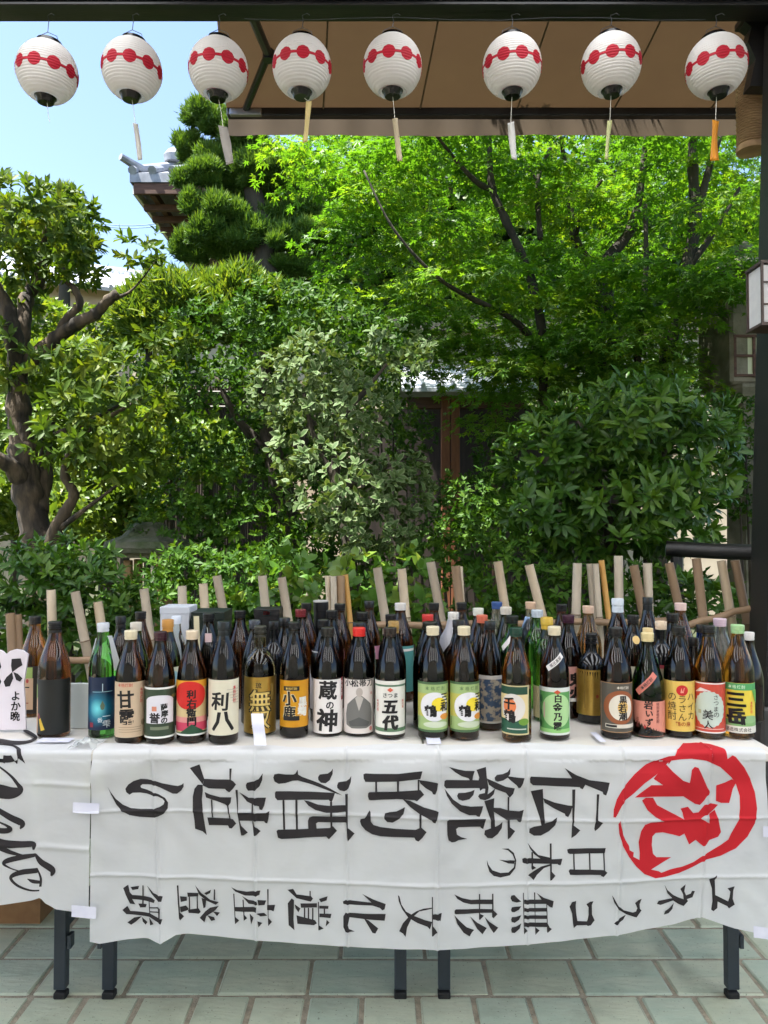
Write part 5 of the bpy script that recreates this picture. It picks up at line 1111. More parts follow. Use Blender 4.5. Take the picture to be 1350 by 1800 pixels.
# temple-like house with deep eaves, upper left
ez = at(228, 320, 13).z; ex = at(228, 318, 13).x
hs = thing('eaved_house', 'large wooden house with deep tiled eaves, its roof corner against the sky', 'house', (0, 16, 0))
MB().box(((-3.55 + 3.0) / 2, 2.0, (ez - .15) / 2), (6.55, 6.0, ez - .15)).build('wall', mat('brown_plank_wall', srgb(112, 84, 66), .8, srgb(90, 68, 54), 4, stretch=(10, 10, 1)), hs)
rf = MB(); y0, y1 = 13.0, 22.0; x1 = 3.6; th = .16
L3 = [(ex, y0, ez), (x1, y0, ez), (x1 - 2, y0 + 4.5, ez + 2.3), (ex + 3.0, y0 + 4.5, ez + 2.3), (ex, y1, ez), (x1, y1, ez)]
up = Vector((0, 0, th)); V8 = [Vector(q) for q in L3]; V8 = V8 + [q + up for q in V8]
rf.add([q - Vector((0, 16, 0)) for q in V8], [(3, 2, 1, 0), (3, 0, 4), (5, 4, 3, 2), (1, 2, 5), (6, 7, 8, 9), (10, 6, 9), (8, 7, 11), (9, 8, 11, 10), (0, 1, 7, 6), (4, 0, 6, 10), (1, 5, 11, 7), (5, 4, 10, 11)])
ro = rf.build('roof', tilegrey, hs)
for i in range(24):
    s = i / 23; a = Vector((ex + .05 + (x1 - ex - .1) * s, y0 - .03, ez + th + .03)); b = Vector((ex + 3.0 + (x1 - 2 - ex - 3.0) * s, y0 + 4.5, ez + 2.3 + th + .03))
    if s < .42: kk = max(.03, s / .42); b = a.lerp(Vector((a.x, y0 + 4.5, ez + 2.3 + th + .03)), kk)
    else: b = Vector((a.x, y0 + 4.5, ez + 2.3 + th + .03))
    MB().tube([a - Vector((0, 16, 0)), b - Vector((0, 16, 0))], .075, 8).build('tile_roll', tilegrey, ro, True, 40)
hip = MB().tube([Vector((ex - .12, y0 - 16 - .12, ez + th + .22)), Vector((ex + .15, y0 - 16 + .2, ez + th + .14)), Vector((ex + .9, y0 - 16 + 1.35, ez + th + .78)), Vector((ex + 3.0, y0 - 16 + 4.5, ez + 2.3 + th + .15))], [.06, .09, .11, .11], 8); hip.build('hip_ridge', tilegrey, ro, True, 40)
MB().lathe([(-.02, .0), (-.02, .17), (.10, .19), (.20, .12), (.26, .03)], 12, (ex + .55, y0 - 16 + .75, ez + th + .55)).build('ridge_end_tile', tilegrey, ro, True, 40)
MB().box(((ex + x1) / 2 + .04, y0 - 16 + .05, ez - .10), (x1 - ex - .05, .06, .18)).build('fascia', oldwood, hs)
MB().box((ex + .05, (y0 + y1) / 2 - 16 + .05, ez - .09), (.06, y1 - y0 - .1, .15)).build('side_fascia', mat('pale_gutter', srgb(206, 206, 200), .4), hs)
for k in range(16):
    MB().box((ex + .35 + k * .42, -1.9, ez - .12), (.09, 1.9, .12)).build('rafter', oldwood, hs)
for k in range(4): MB().box((ex + .45, -2.6 + k * .5 + .1, ez - .24), (.7, .09, .10)).build('rafter', oldwood, hs)
MB().box((-3.55, -1.02, ez / 2 - .1), (.18, .18, ez - .2)).build('corner_post', oldwood, hs)
MB().tube([(-3.62, -1.16, ez - .2), (-3.62, -1.16, .2)], .05, 8).build('downpipe', mat('copper_pipe', srgb(120, 82, 66), .5), hs)
# small tiled house, far left
h2c = at(196, 520, 19)
h2 = thing('tiled_house', 'small far house with pale tiled gable roof behind the left tree', 'house', (h2c.x, 19, 0)); h2.rotation_euler.z = R(24)
rz, ez2 = at(205, 452, 19).z, at(205, 505, 19).z
MB().box((-1.0, 1.5, ez2 / 2), (4.0, 3.0, ez2)).build('wall', plaster, h2)
gm = MB(); gm.add([(1.0, 0, ez2), (1.0, 3.0, ez2), (1.0, 1.5, rz - .06), (.95, 0, ez2), (.95, 3.0, ez2), (.95, 1.5, rz - .06)], [(0, 1, 2), (5, 4, 3), (0, 2, 5, 3), (1, 4, 5, 2), (0, 3, 4, 1)]); gm.build('gable', plaster, h2)
palet = mat('pale_roof_tile', srgb(206, 208, 214), .4, srgb(180, 184, 192), 8)
for sgn in (1, -1):
    yb = 1.5 - sgn * 2.0; zb = ez2 - (rz - ez2) * .33
    q = [(-3.4, yb, zb), (1.35, yb, zb), (1.35, 1.5, rz), (-3.4, 1.5, rz)]
    n = Vector((0, -sgn * (rz - zb), 2.0)).normalized() * .09
    m_ = MB(); m_.add([Vector(a) for a in q] + [Vector(a) + n for a in q], [(0, 1, 2, 3), (7, 6, 5, 4), (0, 4, 5, 1), (1, 5, 6, 2), (3, 7, 4, 0)]); ro = m_.build('roof', palet, h2)
    if sgn == 1:
        for k in range(18):
            x = -3.3 + k * .27; MB().tube([Vector((x, yb - .02, zb)) + n * 1.25, Vector((x, 1.5, rz)) + n * 1.25], .05, 6).build('tile_roll', palet, ro, True, 40)
MB().tube([(-3.45, 1.5, rz + .13), (1.42, 1.5, rz + .13)], .12, 8).build('ridge', palet, h2, True, 40)
MB().box((.99, 1.5, ez2 - .9), (.04, .9, .9)).build('window', mat('dark_window', srgb(60, 64, 70), .2), h2)
# overhead wires
for k, (a, b) in enumerate((((140, 388), (330, 383)), ((140, 392), (330, 388)))):
    A, B = at(*a, 30), at(*b, 30); pts = [A.lerp(B, t / 8) - Vector((0, 0, .25 * math.sin(math.pi * t / 8))) for t in range(9)]
    tag(MB().tube(pts, .018, 5).build('overhead_wire', mat('wire_grey', srgb(120, 150, 160), .6)), ('upper' if k == 0 else 'lower') + ' of two thin overhead wires crossing the sky', 'wire')
# plastered garden wall with coping, far behind the maple
gw = thing('garden_wall', 'sunlit beige plastered garden wall with grey coping behind the maple', 'wall', (1.0, 11.5, -.03))
wt = at(800, 585, 11.5).z
MB().box((0, 0, wt / 2), (9.5, .25, wt)).build('wall_face', plaster, gw)
MB().prism([(-4.85, wt), (4.85, wt), (4.85, wt + .06), (4.7, wt + .22), (-4.7, wt + .22), (-4.85, wt + .06)], -.28, .28).build('coping', mat('dark_coping_tile', srgb(92, 84, 76), .7, srgb(72, 66, 60), 6), gw)
# dark bamboo screen at mid left
bs = thing('bamboo_screen', 'dark upright bamboo screen fence behind the shrubs, left of centre', 'fence', (*gb(385, 8.6)[:2], -.03))
x0, x1 = at(285, 700, 8.6).x - bs.location.x, at(485, 700, 8.6).x - bs.location.x; zt_ = at(385, 672, 8.6).z + .03
dkbam = mat('dark_old_bamboo', srgb(72, 60, 48), .7, srgb(52, 44, 38), 6, stretch=(1, 1, .3))
nb = 44
cane = MB().tube([(0, 0, 0), (0, 0, zt_)], .0155, 7).mesh('cane'); cane.materials.append(dkbam)
for k in range(nb):
    o = link('cane', cane, bs); o.location = (x0 + (x1 - x0) * k / (nb - 1), .006 * math.sin(k * 2.3), -.02 + .03 * math.sin(k * 1.9))
for q in (690, 716, 745):
    z = at(385, q, 8.6).z + .03; MB().tube([(x0, -.03, z), (x1, -.03, z)], .014, 7).build('rail', mat('grey_rail', srgb(110, 106, 100), .6), bs)
# roofed garden gate
gt = thing('garden_gate', 'small roofed wooden gate with brown posts and dark interior', 'gate', (*gb(790, 7.2)[:2], -.03)); G = gt.location
gz = at(790, 692, 7.2).z
for p_ in (783, 800): MB().box((at(p_, 800, 7.2).x - G.x, 0, gz / 2), (.082, .09, gz), bev=.006).build('post', mat('reddish_gate_wood', srgb(134, 82, 50), .7, srgb(110, 66, 42), 4, stretch=(6, 6, 1)), gt)
MB().box((at(872, 800, 7.2).x - G.x, .0, gz / 2), (.09, .09, gz), bev=.006).build('post', oldwood, gt)
MB().box((.15, .0, gz - .06), (1.1, .08, .10)).build('lintel', oldwood, gt)
MB().box((.45, .75, gz / 2), (2.6, .06, gz)).build('gate_shade_panel', mat('gate_painted_shade', srgb(52, 40, 32), .8, srgb(40, 32, 26), 5, stretch=(8, 8, 1)), gt)  # dark sheet standing in for the shade inside the gate
m_ = MB(); zr = at(790, 664, 7.9).z
m_.add([(-.45, -.28, gz), (.78, -.28, gz), (.78, .55, zr + .05), (-.45, .55, zr + .05), (-.45, -.28, gz + .035), (.78, -.28, gz + .035), (.78, .55, zr + .09), (-.45, .55, zr + .09)], [(3, 2, 1, 0), (4, 5, 6, 7), (0, 1, 5, 4), (1, 2, 6, 5), (2, 3, 7, 6), (3, 0, 4, 7)]); ro = m_.build('roof', palet, gt)
for k in range(9):
    x = -.4 + k * .14; MB().tube([(x, -.29, gz + .05), (x, .55, zr + .105)], .022, 6).build('tile_roll', palet, ro, True, 40)
m_ = MB(); m_.add([(-.45, 1.3, gz), (.78, 1.3, gz), (.78, .56, zr + .05), (-.45, .56, zr + .05)], [(0, 1, 2, 3)]); m_.build('rear_roof', tilegrey, gt)

# stone lantern with lattice window, right
stone = mat('mossy_grey_stone', srgb(128, 122, 104), .95, srgb(92, 92, 72), 7, bump=.8, bscale=24)
c = at(1300, 690, 5.6); sl = thing('stone_lantern', 'weathered stone lantern with lattice window at the right behind the post', 'stone lantern', (c.x + .05, 5.6, -.03)); S0 = sl.location
def zz(py): return at(1300, py, 5.6).z + .03
MB().lathe([(0, .30), (.10, .32), (.14, .22), (.2, .16), (zz(760) - .1, .15), (zz(720), .24), (zz(692), .30), (zz(686), .30)], 6).build('pillar', stone, sl)
m_ = MB().box((0, 0, (zz(686) + zz(500)) / 2), (.50, .46, zz(500) - zz(686)), rz=R(6), bev=.02); m_.build('firebox', stone, sl)
hw_ = .34
pf = [(zz(500), .28), (zz(497), .36), (zz(488), .39), (zz(479), .30), (zz(466), .16), (zz(455), .07), (zz(450), .06)]
MB().lathe(pf, 6).build('cap_stone', stone, sl)
MB().lathe([(zz(450), .04), (zz(444), .07), (zz(434), .06), (zz(424), .01)], 12).build('finial', stone, sl, True)
wx = at(1326, 640, 5.35).x - S0.x; wf = MB(); wz0, wz1 = zz(672) , zz(606)
pn = MB().box((wx, -.236, (wz0 + wz1) / 2), (.27, .012, wz1 - wz0)); pn.build('window_pane', mat('pale_paper_window', srgb(206, 210, 176), .7, srgb(190, 196, 160), 6), sl)
for dx in (-.135, 0, .135): MB().box((wx + dx, -.246, (wz0 + wz1) / 2), (.018, .02, wz1 - wz0 + .02)).build('lattice_bar', oldwood, sl)
for f_ in (0, .5, 1): MB().box((wx, -.247, wz0 + (wz1 - wz0) * f_), (.29, .022, .016)).build('lattice_bar', oldwood, sl)
# low roofed stone lantern at the left, half hidden by shrubs
c = at(262, 960, 4.7); rl = thing('roofed_lantern', 'low garden lantern with mossy spreading roof on wooden posts, left of centre', 'stone lantern', (c.x, 4.7, -.03))
z0, z1 = at(262, 962, 4.7).z + .03, at(262, 918, 4.7).z + .03
MB().lathe([(z0 - .03, .26), (z0, .285), (z0 + .035, .27), (z0 + (z1 - z0) * .45, .17), (z1 - .015, .10), (z1, .07)], 6).build('roof', mat('mossy_shingle', srgb(96, 96, 84), .95, srgb(60, 72, 44), 14, bump=.9, bscale=40), rl)
MB().box((0, 0, z0 - .045), (.40, .36, .03)).build('eave_plate', stone, rl)
for sx in (-1, 1):
    for sy_ in (-1, 1): MB().box((sx * .095, sy_ * .095, (z0 - .05) * .5 + .0), (.045, .045, z0 - .10), bev=.004).build('post', mat('old_post_wood', srgb(140, 112, 74), .8, srgb(112, 90, 60), 8, stretch=(6, 6, 1)), rl)
MB().box((0, 0, .02), (.42, .42, .08), bev=.01).build('base_stone', stone, rl)

# black handrail pipe, right
A, B = at(1172, 964, 3.75), at(1345, 974, 3.55)
hr = thing('handrail', 'thick dark handrail pole running to the right post above the bamboo stakes', 'handrail', (A.x, A.y, 0))
shift(MB().tube([A, A.lerp(B, .5), B + Vector((.25, -.1, 0))], .037, 14), hr.location).build('rail', blackwood, hr, True, 40)
MB().tube([(.05, 0, -.03), (.05, 0, A.z - .02)], .03, 8).build('support', blackwood, hr)

# ------------------------------------------------------------------ bamboo stakes of the low fence
def bammat(k, a, b): return mat('bamboo_%d' % k, srgb(*a), .5, srgb(*b), 5, stretch=(1, 1, .25))
BMM = [bammat(0, (206, 188, 162), (172, 150, 122)), bammat(1, (190, 176, 156), (154, 138, 118)), bammat(2, (210, 164, 92), (186, 134, 66)), bammat(3, (150, 122, 92), (120, 96, 72))]
FY_ = 3.05
stakes = [(18, 1078, 22, 0, 3), (30, 1080, 33, 0, 3), (90, 1037, 92, 0, 0), (132, 1040, 146, 3, 1), (172, 1058, 182, 4, 0), (253, 1035, 262, 2, 1), (320, 1030, 322, 0, 1), (357, 1026, 362, 1, 0), (381, 1012, 394, 3, 1), (461, 1012, 468, 2, 1), (495, 1015, 506, 3, 1), (576, 1012, 580, 0, 0), (586, 1013, 588, 0, 1), (598, 1012, 600, 0, 3), (607, 1010, 614, 1, 2), (663, 998, 674, 2, 1), (706, 1000, 712, 1, 0), (757, 988, 770, 3, 1), (801, 995, 808, 1, 3), (808, 996, 812, 1, 0), (875, 987, 886, 2, 0), (930, 993, 948, 4, 0), (1015, 990, 1013, 0, 1), (1036, 991, 1042, 1, 1), (1047, 991, 1052, 1, 1), (1057, 985, 1066, 2, 2), (1087, 977, 1088, 0, 1), (1114, 994, 1128, 4, 3), (1138, 990, 1140, 0, 1), (1176, 990, 1192, 4, 3), (1224, 982, 1232, 2, 3), (1268, 986, 1280, 2, 0), (1292, 985, 1306, 3, 3)]
names = {0: 'pinkish', 1: 'greyish', 2: 'golden', 3: 'brownish'}
def stake(i, px, py, pxb, k, lab):
    T_ = at(px, py, FY_ + .02 * (i % 3)); Bp = at(pxb + (pxb - px) * 1.6, 1240, FY_ + .02 * (i % 3)); Bp.z = -.03
    d = T_ - at(pxb, py + 70, FY_ + .02 * (i % 3)); d = d / max(.01, d.z) ; Bp = T_ - d * (T_.z + .03)
    t = thing('bamboo_stake', lab, 'bamboo stake', Bp, 'bamboo stakes of the low fence')
    r = .0185 if k != 2 else .012
    if px in (576, 586, 1036, 1047, 808): r = .0125
    Lg = (T_ - Bp).length; ax = (T_ - Bp).normalized(); pts = []; rr = []
    n = 5; node = []
    for q in range(n):
        s = q / n + .03 * math.sin(i * 3 + q); node.append(s)
    ss = [0.0]
    for s in node[1:]: ss += [s - .006, s, s + .006]
    ss.append(1.0)
    for s in ss:
        pts.append(ax * Lg * s); rr.append(r * (1.16 if any(abs(s - q) < 1e-6 for q in node[1:]) else 1.0) * (1.06 - .10 * s))
    MB().tube(pts, rr, 12).build('culm', BMM[k], t, True, 40)
    for q in node[1:]: MB().tube([ax * (Lg * q - .003), ax * (Lg * q), ax * (Lg * q + .003)], [r * 1.03, r * 1.2, r * 1.05], 12).build('node', mat('bamboo_node', srgb(112, 92, 70), .6), t, True, 40)
    MB().tube([ax * (Lg - .004), ax * (Lg + .0008)], r * .62, 10).build('hollow_end', mat('bamboo_pith', srgb(90, 70, 50), .9), t)
ordinal = {}
marks = {18: 'behind the cut-out sign, left of two', 30: 'behind the cut-out sign, right of two', 90: 'above the dark-labelled bottle', 132: 'leaning left of the green bottle', 172: 'just above the green bottle', 253: 'left of the white box', 320: 'behind the white box', 357: 'left one behind the dark green box', 381: 'right one behind the dark green box', 461: 'behind the black box with red letters', 495: 'right of the black box with red letters', 576: 'thin one left above the black tube', 586: 'thin one beside the golden pole', 598: 'hidden behind the golden pole', 607: 'above the red and white cap', 663: 'leaning between the red cap and the white cap', 706: 'behind the white-capped bottle with teal label', 757: 'left of the split pair, behind the left crane label', 801: 'dark half of the pair behind the right crane label', 808: 'thin half of the pair behind the right crane label', 875: 'behind the blue-capped bottle', 930: 'leaning behind the beige-capped clear bottle', 1015: 'left of the triple stakes', 1036: 'thin left one of the triple stakes', 1047: 'thin middle one of the triple stakes', 1057: 'slim right one of the triple stakes', 1087: 'above the light grey cap', 1114: 'leaning left of the long grooved cap', 1138: 'above the long grooved cap', 1176: 'leaning behind the yellow label', 1224: 'under the dark handrail, leftmost', 1268: 'under the dark handrail, middle', 1292: 'under the dark handrail, next to the post'}
for i, (px, py, pxb, ln, k) in enumerate(stakes): stake(i, px, py, pxb, k, '%s bamboo stake %s' % (names[k], marks[px]))
for (a, b, lab) in (((1160, 1112), (1345, 1062), 'right bamboo rail tied across the stakes near the post'), ((-60, 1168), (330, 1152), 'left bamboo rail low behind the green bottle'), ((640, 1100), (1180, 1092), 'long bamboo rail running behind the middle bottles')):
    A, B = at(*a, FY_ - .045), at(*b, FY_ - .045); pts = [A.lerp(B, t / 10) + Vector((0, 0, .004 * math.sin(t * 2))) for t in range(11)]
    tag(MB().tube(pts, [.0135 * (1.12 if t % 3 == 0 else 1) for t in range(11)], 10).build('bamboo_rail', BMM[3], None, True, 40), lab, 'bamboo rail', 'rails of the low bamboo fence')

# ------------------------------------------------------------------ trees and shrubs
# gnarled broadleaf tree at the left
t = plant('gnarled_tree', 'gnarled broadleaf tree with thick bare trunk at the left edge', 'tree', gb(60, 4.6))
Y = 4.6
trunk(t, [[(88, 1230, Y, 80), (78, 1010, Y, 66), (62, 930, Y, 52), (48, 860, Y, 50), (40, 790, Y, 45), (33, 720, Y, 40), (30, 650, Y, 34), (30, 600, Y, 28)]], bark)
trunk(t, [[(32, 640, Y, 36), (22, 580, Y - .1, 30), (12, 540, Y - .1, 26), (-10, 500, Y - .1, 20)], [(30, 620, Y, 36), (40, 570, Y, 28), (48, 520, Y + .1, 24), (68, 495, Y + .1, 22), (74, 450, Y + .1, 15), (80, 400, Y, 8)],
          [(36, 650, Y, 34), (70, 618, Y, 28), (105, 590, Y, 24), (140, 566, Y - .1, 22), (168, 552, Y - .1, 20), (190, 528, Y - .15, 18), (208, 516, Y - .15, 19)], [(100, 592, Y, 18), (118, 560, Y, 15), (140, 535, Y, 14), (132, 510, Y, 12), (118, 496, Y, 9)], [(190, 528, Y - .15, 8), (225, 515, Y - .1, 5), (250, 490, Y - .1, 3), (280, 450, Y - .1, 2)],
          [(48, 860, Y, 40), (20, 820, Y - .1, 30), (-20, 800, Y - .2, 26)], [(70, 900, Y, 30), (80, 820, Y + .1, 26), (84, 760, Y + .1, 22), (100, 700, Y + .1, 14), (130, 660, Y, 8)],
          [(90, 985, Y, 36), (98, 930, Y - .1, 24), (118, 895, Y - .1, 20), (130, 868, Y - .1, 18), (114, 838, Y - .1, 15), (118, 810, Y - .1, 14), (140, 770, Y - .15, 12), (180, 740, Y - .2, 9), (250, 700, Y - .2, 5)], [(104, 930, Y - .1, 12), (150, 895, Y - .2, 8), (210, 850, Y - .2, 4)], [(84, 770, Y, 14), (130, 752, Y, 11), (180, 728, Y, 7), (230, 700, Y, 4)]], bark, 'limb')
bl = [blob(40, 390, Y, 110, 55, .5), blob(95, 440, Y, 75, 55, .4), blob(10, 480, Y, 60, 60, .4), blob(120, 370, Y + .2, 50, 26, .3)]
foliage(t, *(lambda a: (a[0], a[1], a[2], a[3]))(W1 := whorls(bl, 420, 7, .074)), .42, 'broad', lf_olive, W1[4], 'crown', 60)
bl = [blob(190, 650, Y - .2, 110, 38, .35), blob(215, 715, Y - .3, 120, 45, .4), blob(80, 660, Y, 70, 40, .4), blob(290, 600, Y, 60, 40, .3), blob(150, 770, Y - .2, 110, 50, .4), blob(20, 640, Y, 50, 60, .4), blob(200, 810, Y - .2, 90, 50, .3)]
W1 = whorls(bl, 430, 7, .080, shell=.5); foliage(t, *W1[:4], .40, 'broad', lf_olive, W1[4], 'crown', 120)
bl = [blob(230, 440, Y - .1, 50, 34, .14), blob(270, 440, Y - .1, 22, 28, .1)]
W1 = whorls(bl, 22, 6, .07, shell=.3); foliage(t, *W1[:4], .42, 'broad', lf_olive, W1[4], 'crown', 30)

# bright conifers far left
t = plant('pine_tree', 'bright yellow-green pine rising behind the gnarled tree', 'tree', gb(110, 9.0))
bl = [blob(118, 390, 9, 42, 40), blob(60, 420, 9, 60, 50), blob(20, 380, 9, 40, 35), blob(130, 450, 9, 30, 30), blob(120, 345, 9, 14, 22)]
P, D, Nn, S, rn = scatter(bl, 9000, .09); D = unit(D + np.array((0, 0, .7))); foliage(t, P, D, Nn, S, .8, 'tuft', lf_lit, rn)
trunk(t, [[(110, 1150, 9, 26), (112, 600, 9, 22), (118, 340, 9, 6)]], darkbark)

# cloud-pruned juniper
t = plant('juniper_tree', 'cloud-pruned juniper with tiered clumps under the awning corner', 'tree', gb(430, 9.6))
Y = 9.6
for k, (px, py, wx, wz) in enumerate(((362, 215, 52, 50), (338, 262, 36, 34), (345, 310, 46, 32), (428, 268, 62, 34), (455, 350, 88, 42), (385, 375, 58, 40), (430, 420, 95, 46), (335, 440, 36, 40), (500, 425, 44, 26), (520, 470, 52, 28), (505, 300, 50, 40), (390, 160, 24, 20), (560, 420, 50, 40), (520, 370, 50, 34), (470, 300, 60, 34), (400, 320, 50, 34), (400, 455, 60, 30), (420, 235, 44, 34), (385, 285, 40, 30), (470, 395, 60, 34), (345, 365, 34, 34), (440, 320, 50, 30), (510, 345, 50, 34), (365, 410, 40, 34))):
    c, r = blob(px, py, Y + .25 * math.sin(k * 2.1), wx, wz); r[1] = r[0] * .8
    for q in range(9):      # each tier is a ragged heap of smaller sprays
        a = NP.random() * 6.28; e_ = NP.random(); c2 = c + np.array((math.cos(a) * r[0] * .62 * e_ ** .5, math.sin(a) * r[1] * .62 * e_ ** .5, r[2] * NP.uniform(-.35, .45))); r2 = r * NP.uniform(.30, .50)
        n = int(2600 * (wx * wz) / 4000) + 250; P, d = ell_points(n, c2, r2, .35, .5); P = c2 + (P - c2) * (lump(P, .22, 9.0) * NP.uniform(.75, 1.2, n))[:, None]
        D = unit(d * .7 + np.array((0, 0, .9)) + NP.normal(size=(n, 3)) * .5); foliage(t, P, D, rdir(n), (.065 + .06 * np.clip(d[:, 2], 0, 1)) * NP.uniform(.4, 1.3, n), .8, 'tuft', lf_con, np.clip(NP.random(n) * .6 + .4 * d[:, 2], 0, 1), 'clump')  # tufts facing up get a paler tone, sunlit tops put into the colour
trunk(t, [[(470, 1100, Y, 60), (468, 600, Y, 50), (470, 480, Y, 44), (455, 380, Y, 36), (430, 290, Y, 28), (395, 215, Y, 18), (370, 190, Y, 10)], [(468, 470, Y, 24), (420, 440, Y, 16), (360, 420, Y, 10)], [(470, 440, Y, 22), (510, 430, Y, 14)], [(450, 370, Y, 20), (400, 370, Y, 14)], [(440, 310, Y, 18), (470, 270, Y, 14), (510, 285, Y, 8)]], darkbark)

# bright clipped hedge behind
def hedge(name, lab, blobs, n, size, m, tm='tuft', w_=.8, upb=.6, shell=.8, base=None):
    t = plant(name, lab, 'hedge' if 'hedge' in name else 'shrub', base or (blobs[0][0][0], blobs[0][0][1], -.03))
    P, D, Nn, S, rn = scatter(blobs, n, size, shell=shell, lumps=.20, fr=7.0)
    D = unit(D + np.array((0, 0, upb))); foliage(t, P, D, Nn, S, w_, tm, m, rn, 'foliage')
    for c, r in blobs[:3]: shift(MB().tube([(c[0], c[1], -.03), (c[0], c[1], max(.2, c[2]))], .035, 7), t.location).build('stem', darkbark, t)
    return t
Y = 7.8
hedge('clipped_hedge', 'bright clipped conifer hedge below the juniper, left of centre', [blob(330, 550, Y, 80, 62, .6), blob(420, 545, Y, 60, 66, .5), blob(262, 560, Y, 50, 56, .5), blob(500, 570, Y + .4, 70, 60, .5), blob(375, 520, Y, 40, 40, .4)], 26000, .13, lf_lit, shell=.6)
hedge('low_hedge', 'low bright green hedge at mid left below the bamboo screen', [blob(300, 790, 6.8, 130, 55, .7), blob(200, 780, 6.8, 110, 50, .7), blob(370, 770, 7, 50, 32, .5), blob(60, 760, 7.2, 140, 60, .6)], 15000, .075, lf_lit, 'leaf4', .7, .3)
hedge('sunny_shrub', 'sunlit yellow-green shrub behind the gnarled trunk', [blob(190, 900, 5.9, 110, 60, .6), blob(60, 870, 6.0, 100, 80, .6), blob(220, 860, 5.8, 50, 32, .3), blob(-20, 800, 6.2, 80, 100, .6)], 12000, .085, lf_lit, 'leaf4', .6, .5, shell=.6)
hedge('yellow_shrub', 'yellowish bush seen between the limbs at far left', [blob(30, 590, 7.4, 90, 70, .7), blob(100, 660, 7.2, 90, 60, .6), blob(-40, 690, 7.4, 90, 90, .6), blob(170, 590, 8.4, 60, 40, .5)], 14000, .085, lf_lit, 'leaf4', .7, .4)

# background trees, dense, behind wall and maple
t0 = [(640, 470, 13.0, 150, 190, 'left'), (860, 420, 13.5, 170, 210, 'middle'), (1080, 430, 13.2, 170, 200, 'right'), (1310, 480, 12.8, 150, 180, 'rightmost')]
for k, (px, py, Y, wx, wz, nm) in enumerate(t0):
    t = plant('background_tree', '%s of the dense dark trees far behind the maple' % nm, 'tree', gb(px, Y), 'dense trees behind the garden')
    bl = [blob(px + wx * .5 * math.cos(a), py + wz * .5 * math.sin(a), Y + .4 * math.sin(a * 3), wx * .62, wz * .5) for a in np.arange(0, 6.2, 1.05)] + [blob(px, py, Y, wx * .6, wz * .5)]
    P, D, Nn, S, rn = scatter(bl, 9000, .20, shell=.4); foliage(t, P, D, Nn, S, .7, 'leaf4', lf_back, rn)
    trunk(t, [[(px, 1040, Y, 40), (px + 8, 700, Y, 32), (px - 5, py, Y, 18)]], darkbark)
hedge('back_hedge', 'dark hedge along the foot of the far garden wall', [blob(620, 760, 10.5, 140, 90, .6), blob(820, 780, 10.5, 160, 80, .6), blob(1020, 760, 10.5, 150, 90, .6), blob(1220, 740, 10.0, 140, 110, .6), blob(450, 780, 9.6, 120, 80, .6)], 22000, .10, lf_back, 'leaf4', .7, .3)
hedge('left_back_hedge', 'dark hedge at the far left behind the gnarled trunk', [blob(60, 740, 9.8, 160, 90, .7), blob(300, 740, 9.6, 130, 70, .6), blob(180, 690, 10.4, 160, 80, .6), blob(-60, 640, 10, 120, 100, .6)], 14000, .10, lf_back, 'leaf4', .7, .3)

# the maple: several stems, flat sprays of star leaves
t = plant('maple_tree', 'multi-stemmed green maple filling the upper right of the garden', 'tree', gb(1050, 6.6)); Y = 6.6
stems = [[(1052, 1050, Y, 46), (1050, 760, Y, 34), (1052, 640, Y, 30), (1045, 560, Y, 26), (1060, 470, Y, 22), (1110, 400, Y, 16), (1130, 300, Y, 10), (1135, 200, Y, 6)],
 [(1075, 1050, Y + .1, 40), (1085, 720, Y + .1, 26), (1080, 600, Y + .1, 24), (1060, 500, Y + .2, 20), (1010, 420, Y + .2, 14), (1000, 330, Y + .2, 10), (985, 240, Y, 6)],
 [(1150, 1050, Y - .1, 40), (1165, 700, Y - .1, 28), (1180, 590, Y - .1, 24), (1205, 480, Y - .1, 22), (1222, 390, Y - .1, 20), (1218, 300, Y - .1, 16), (1216, 200, Y - .1, 12)], [(1222, 390, Y - .1, 15), (1240, 320, Y - .1, 12), (1262, 250, Y - .1, 9), (1290, 200, Y - .1, 6)],
 [(1005, 1050, Y - .2, 34), (960, 740, Y - .2, 20), (955, 600, Y - .2, 16), (930, 480, Y - .3, 14), (888, 385, Y - .4, 13), (865, 330, Y - .4, 12), (860, 250, Y - .4, 8), (858, 200, Y - .4, 6)], [(868, 335, Y - .4, 10), (838, 320, Y - .5, 9), (800, 280, Y - .6, 7), (765, 235, Y - .7, 5)],
 [(955, 620, Y - .2, 12), (900, 560, Y - .4, 10), (820, 520, Y - .6, 8), (760, 480, Y - .8, 6), (690, 400, Y - .9, 4), (640, 300, Y - .9, 3)], [(1010, 420, Y + .2, 9), (1030, 360, Y, 7), (1070, 300, Y, 5)], [(950, 420, Y - .3, 10), (945, 320, Y - .2, 8), (968, 260, Y - .2, 6)], [(945, 320, Y - .2, 6), (920, 280, Y - .2, 4)],
 [(1120, 640, Y - .2, 12), (1135, 480, Y - .3, 9), (1134, 360, Y - .3, 7)], [(1205, 480, Y - .1, 12), (1260, 400, Y - .2, 8), (1300, 330, Y - .2, 5)]]
stems = [[(a, b, c_ - .75, d_ * 1.1) for a, b, c_, d_ in q] for q in stems]
trunk(t, stems[:5], darkbark); trunk(t, stems[5:], darkbark, 'limb')
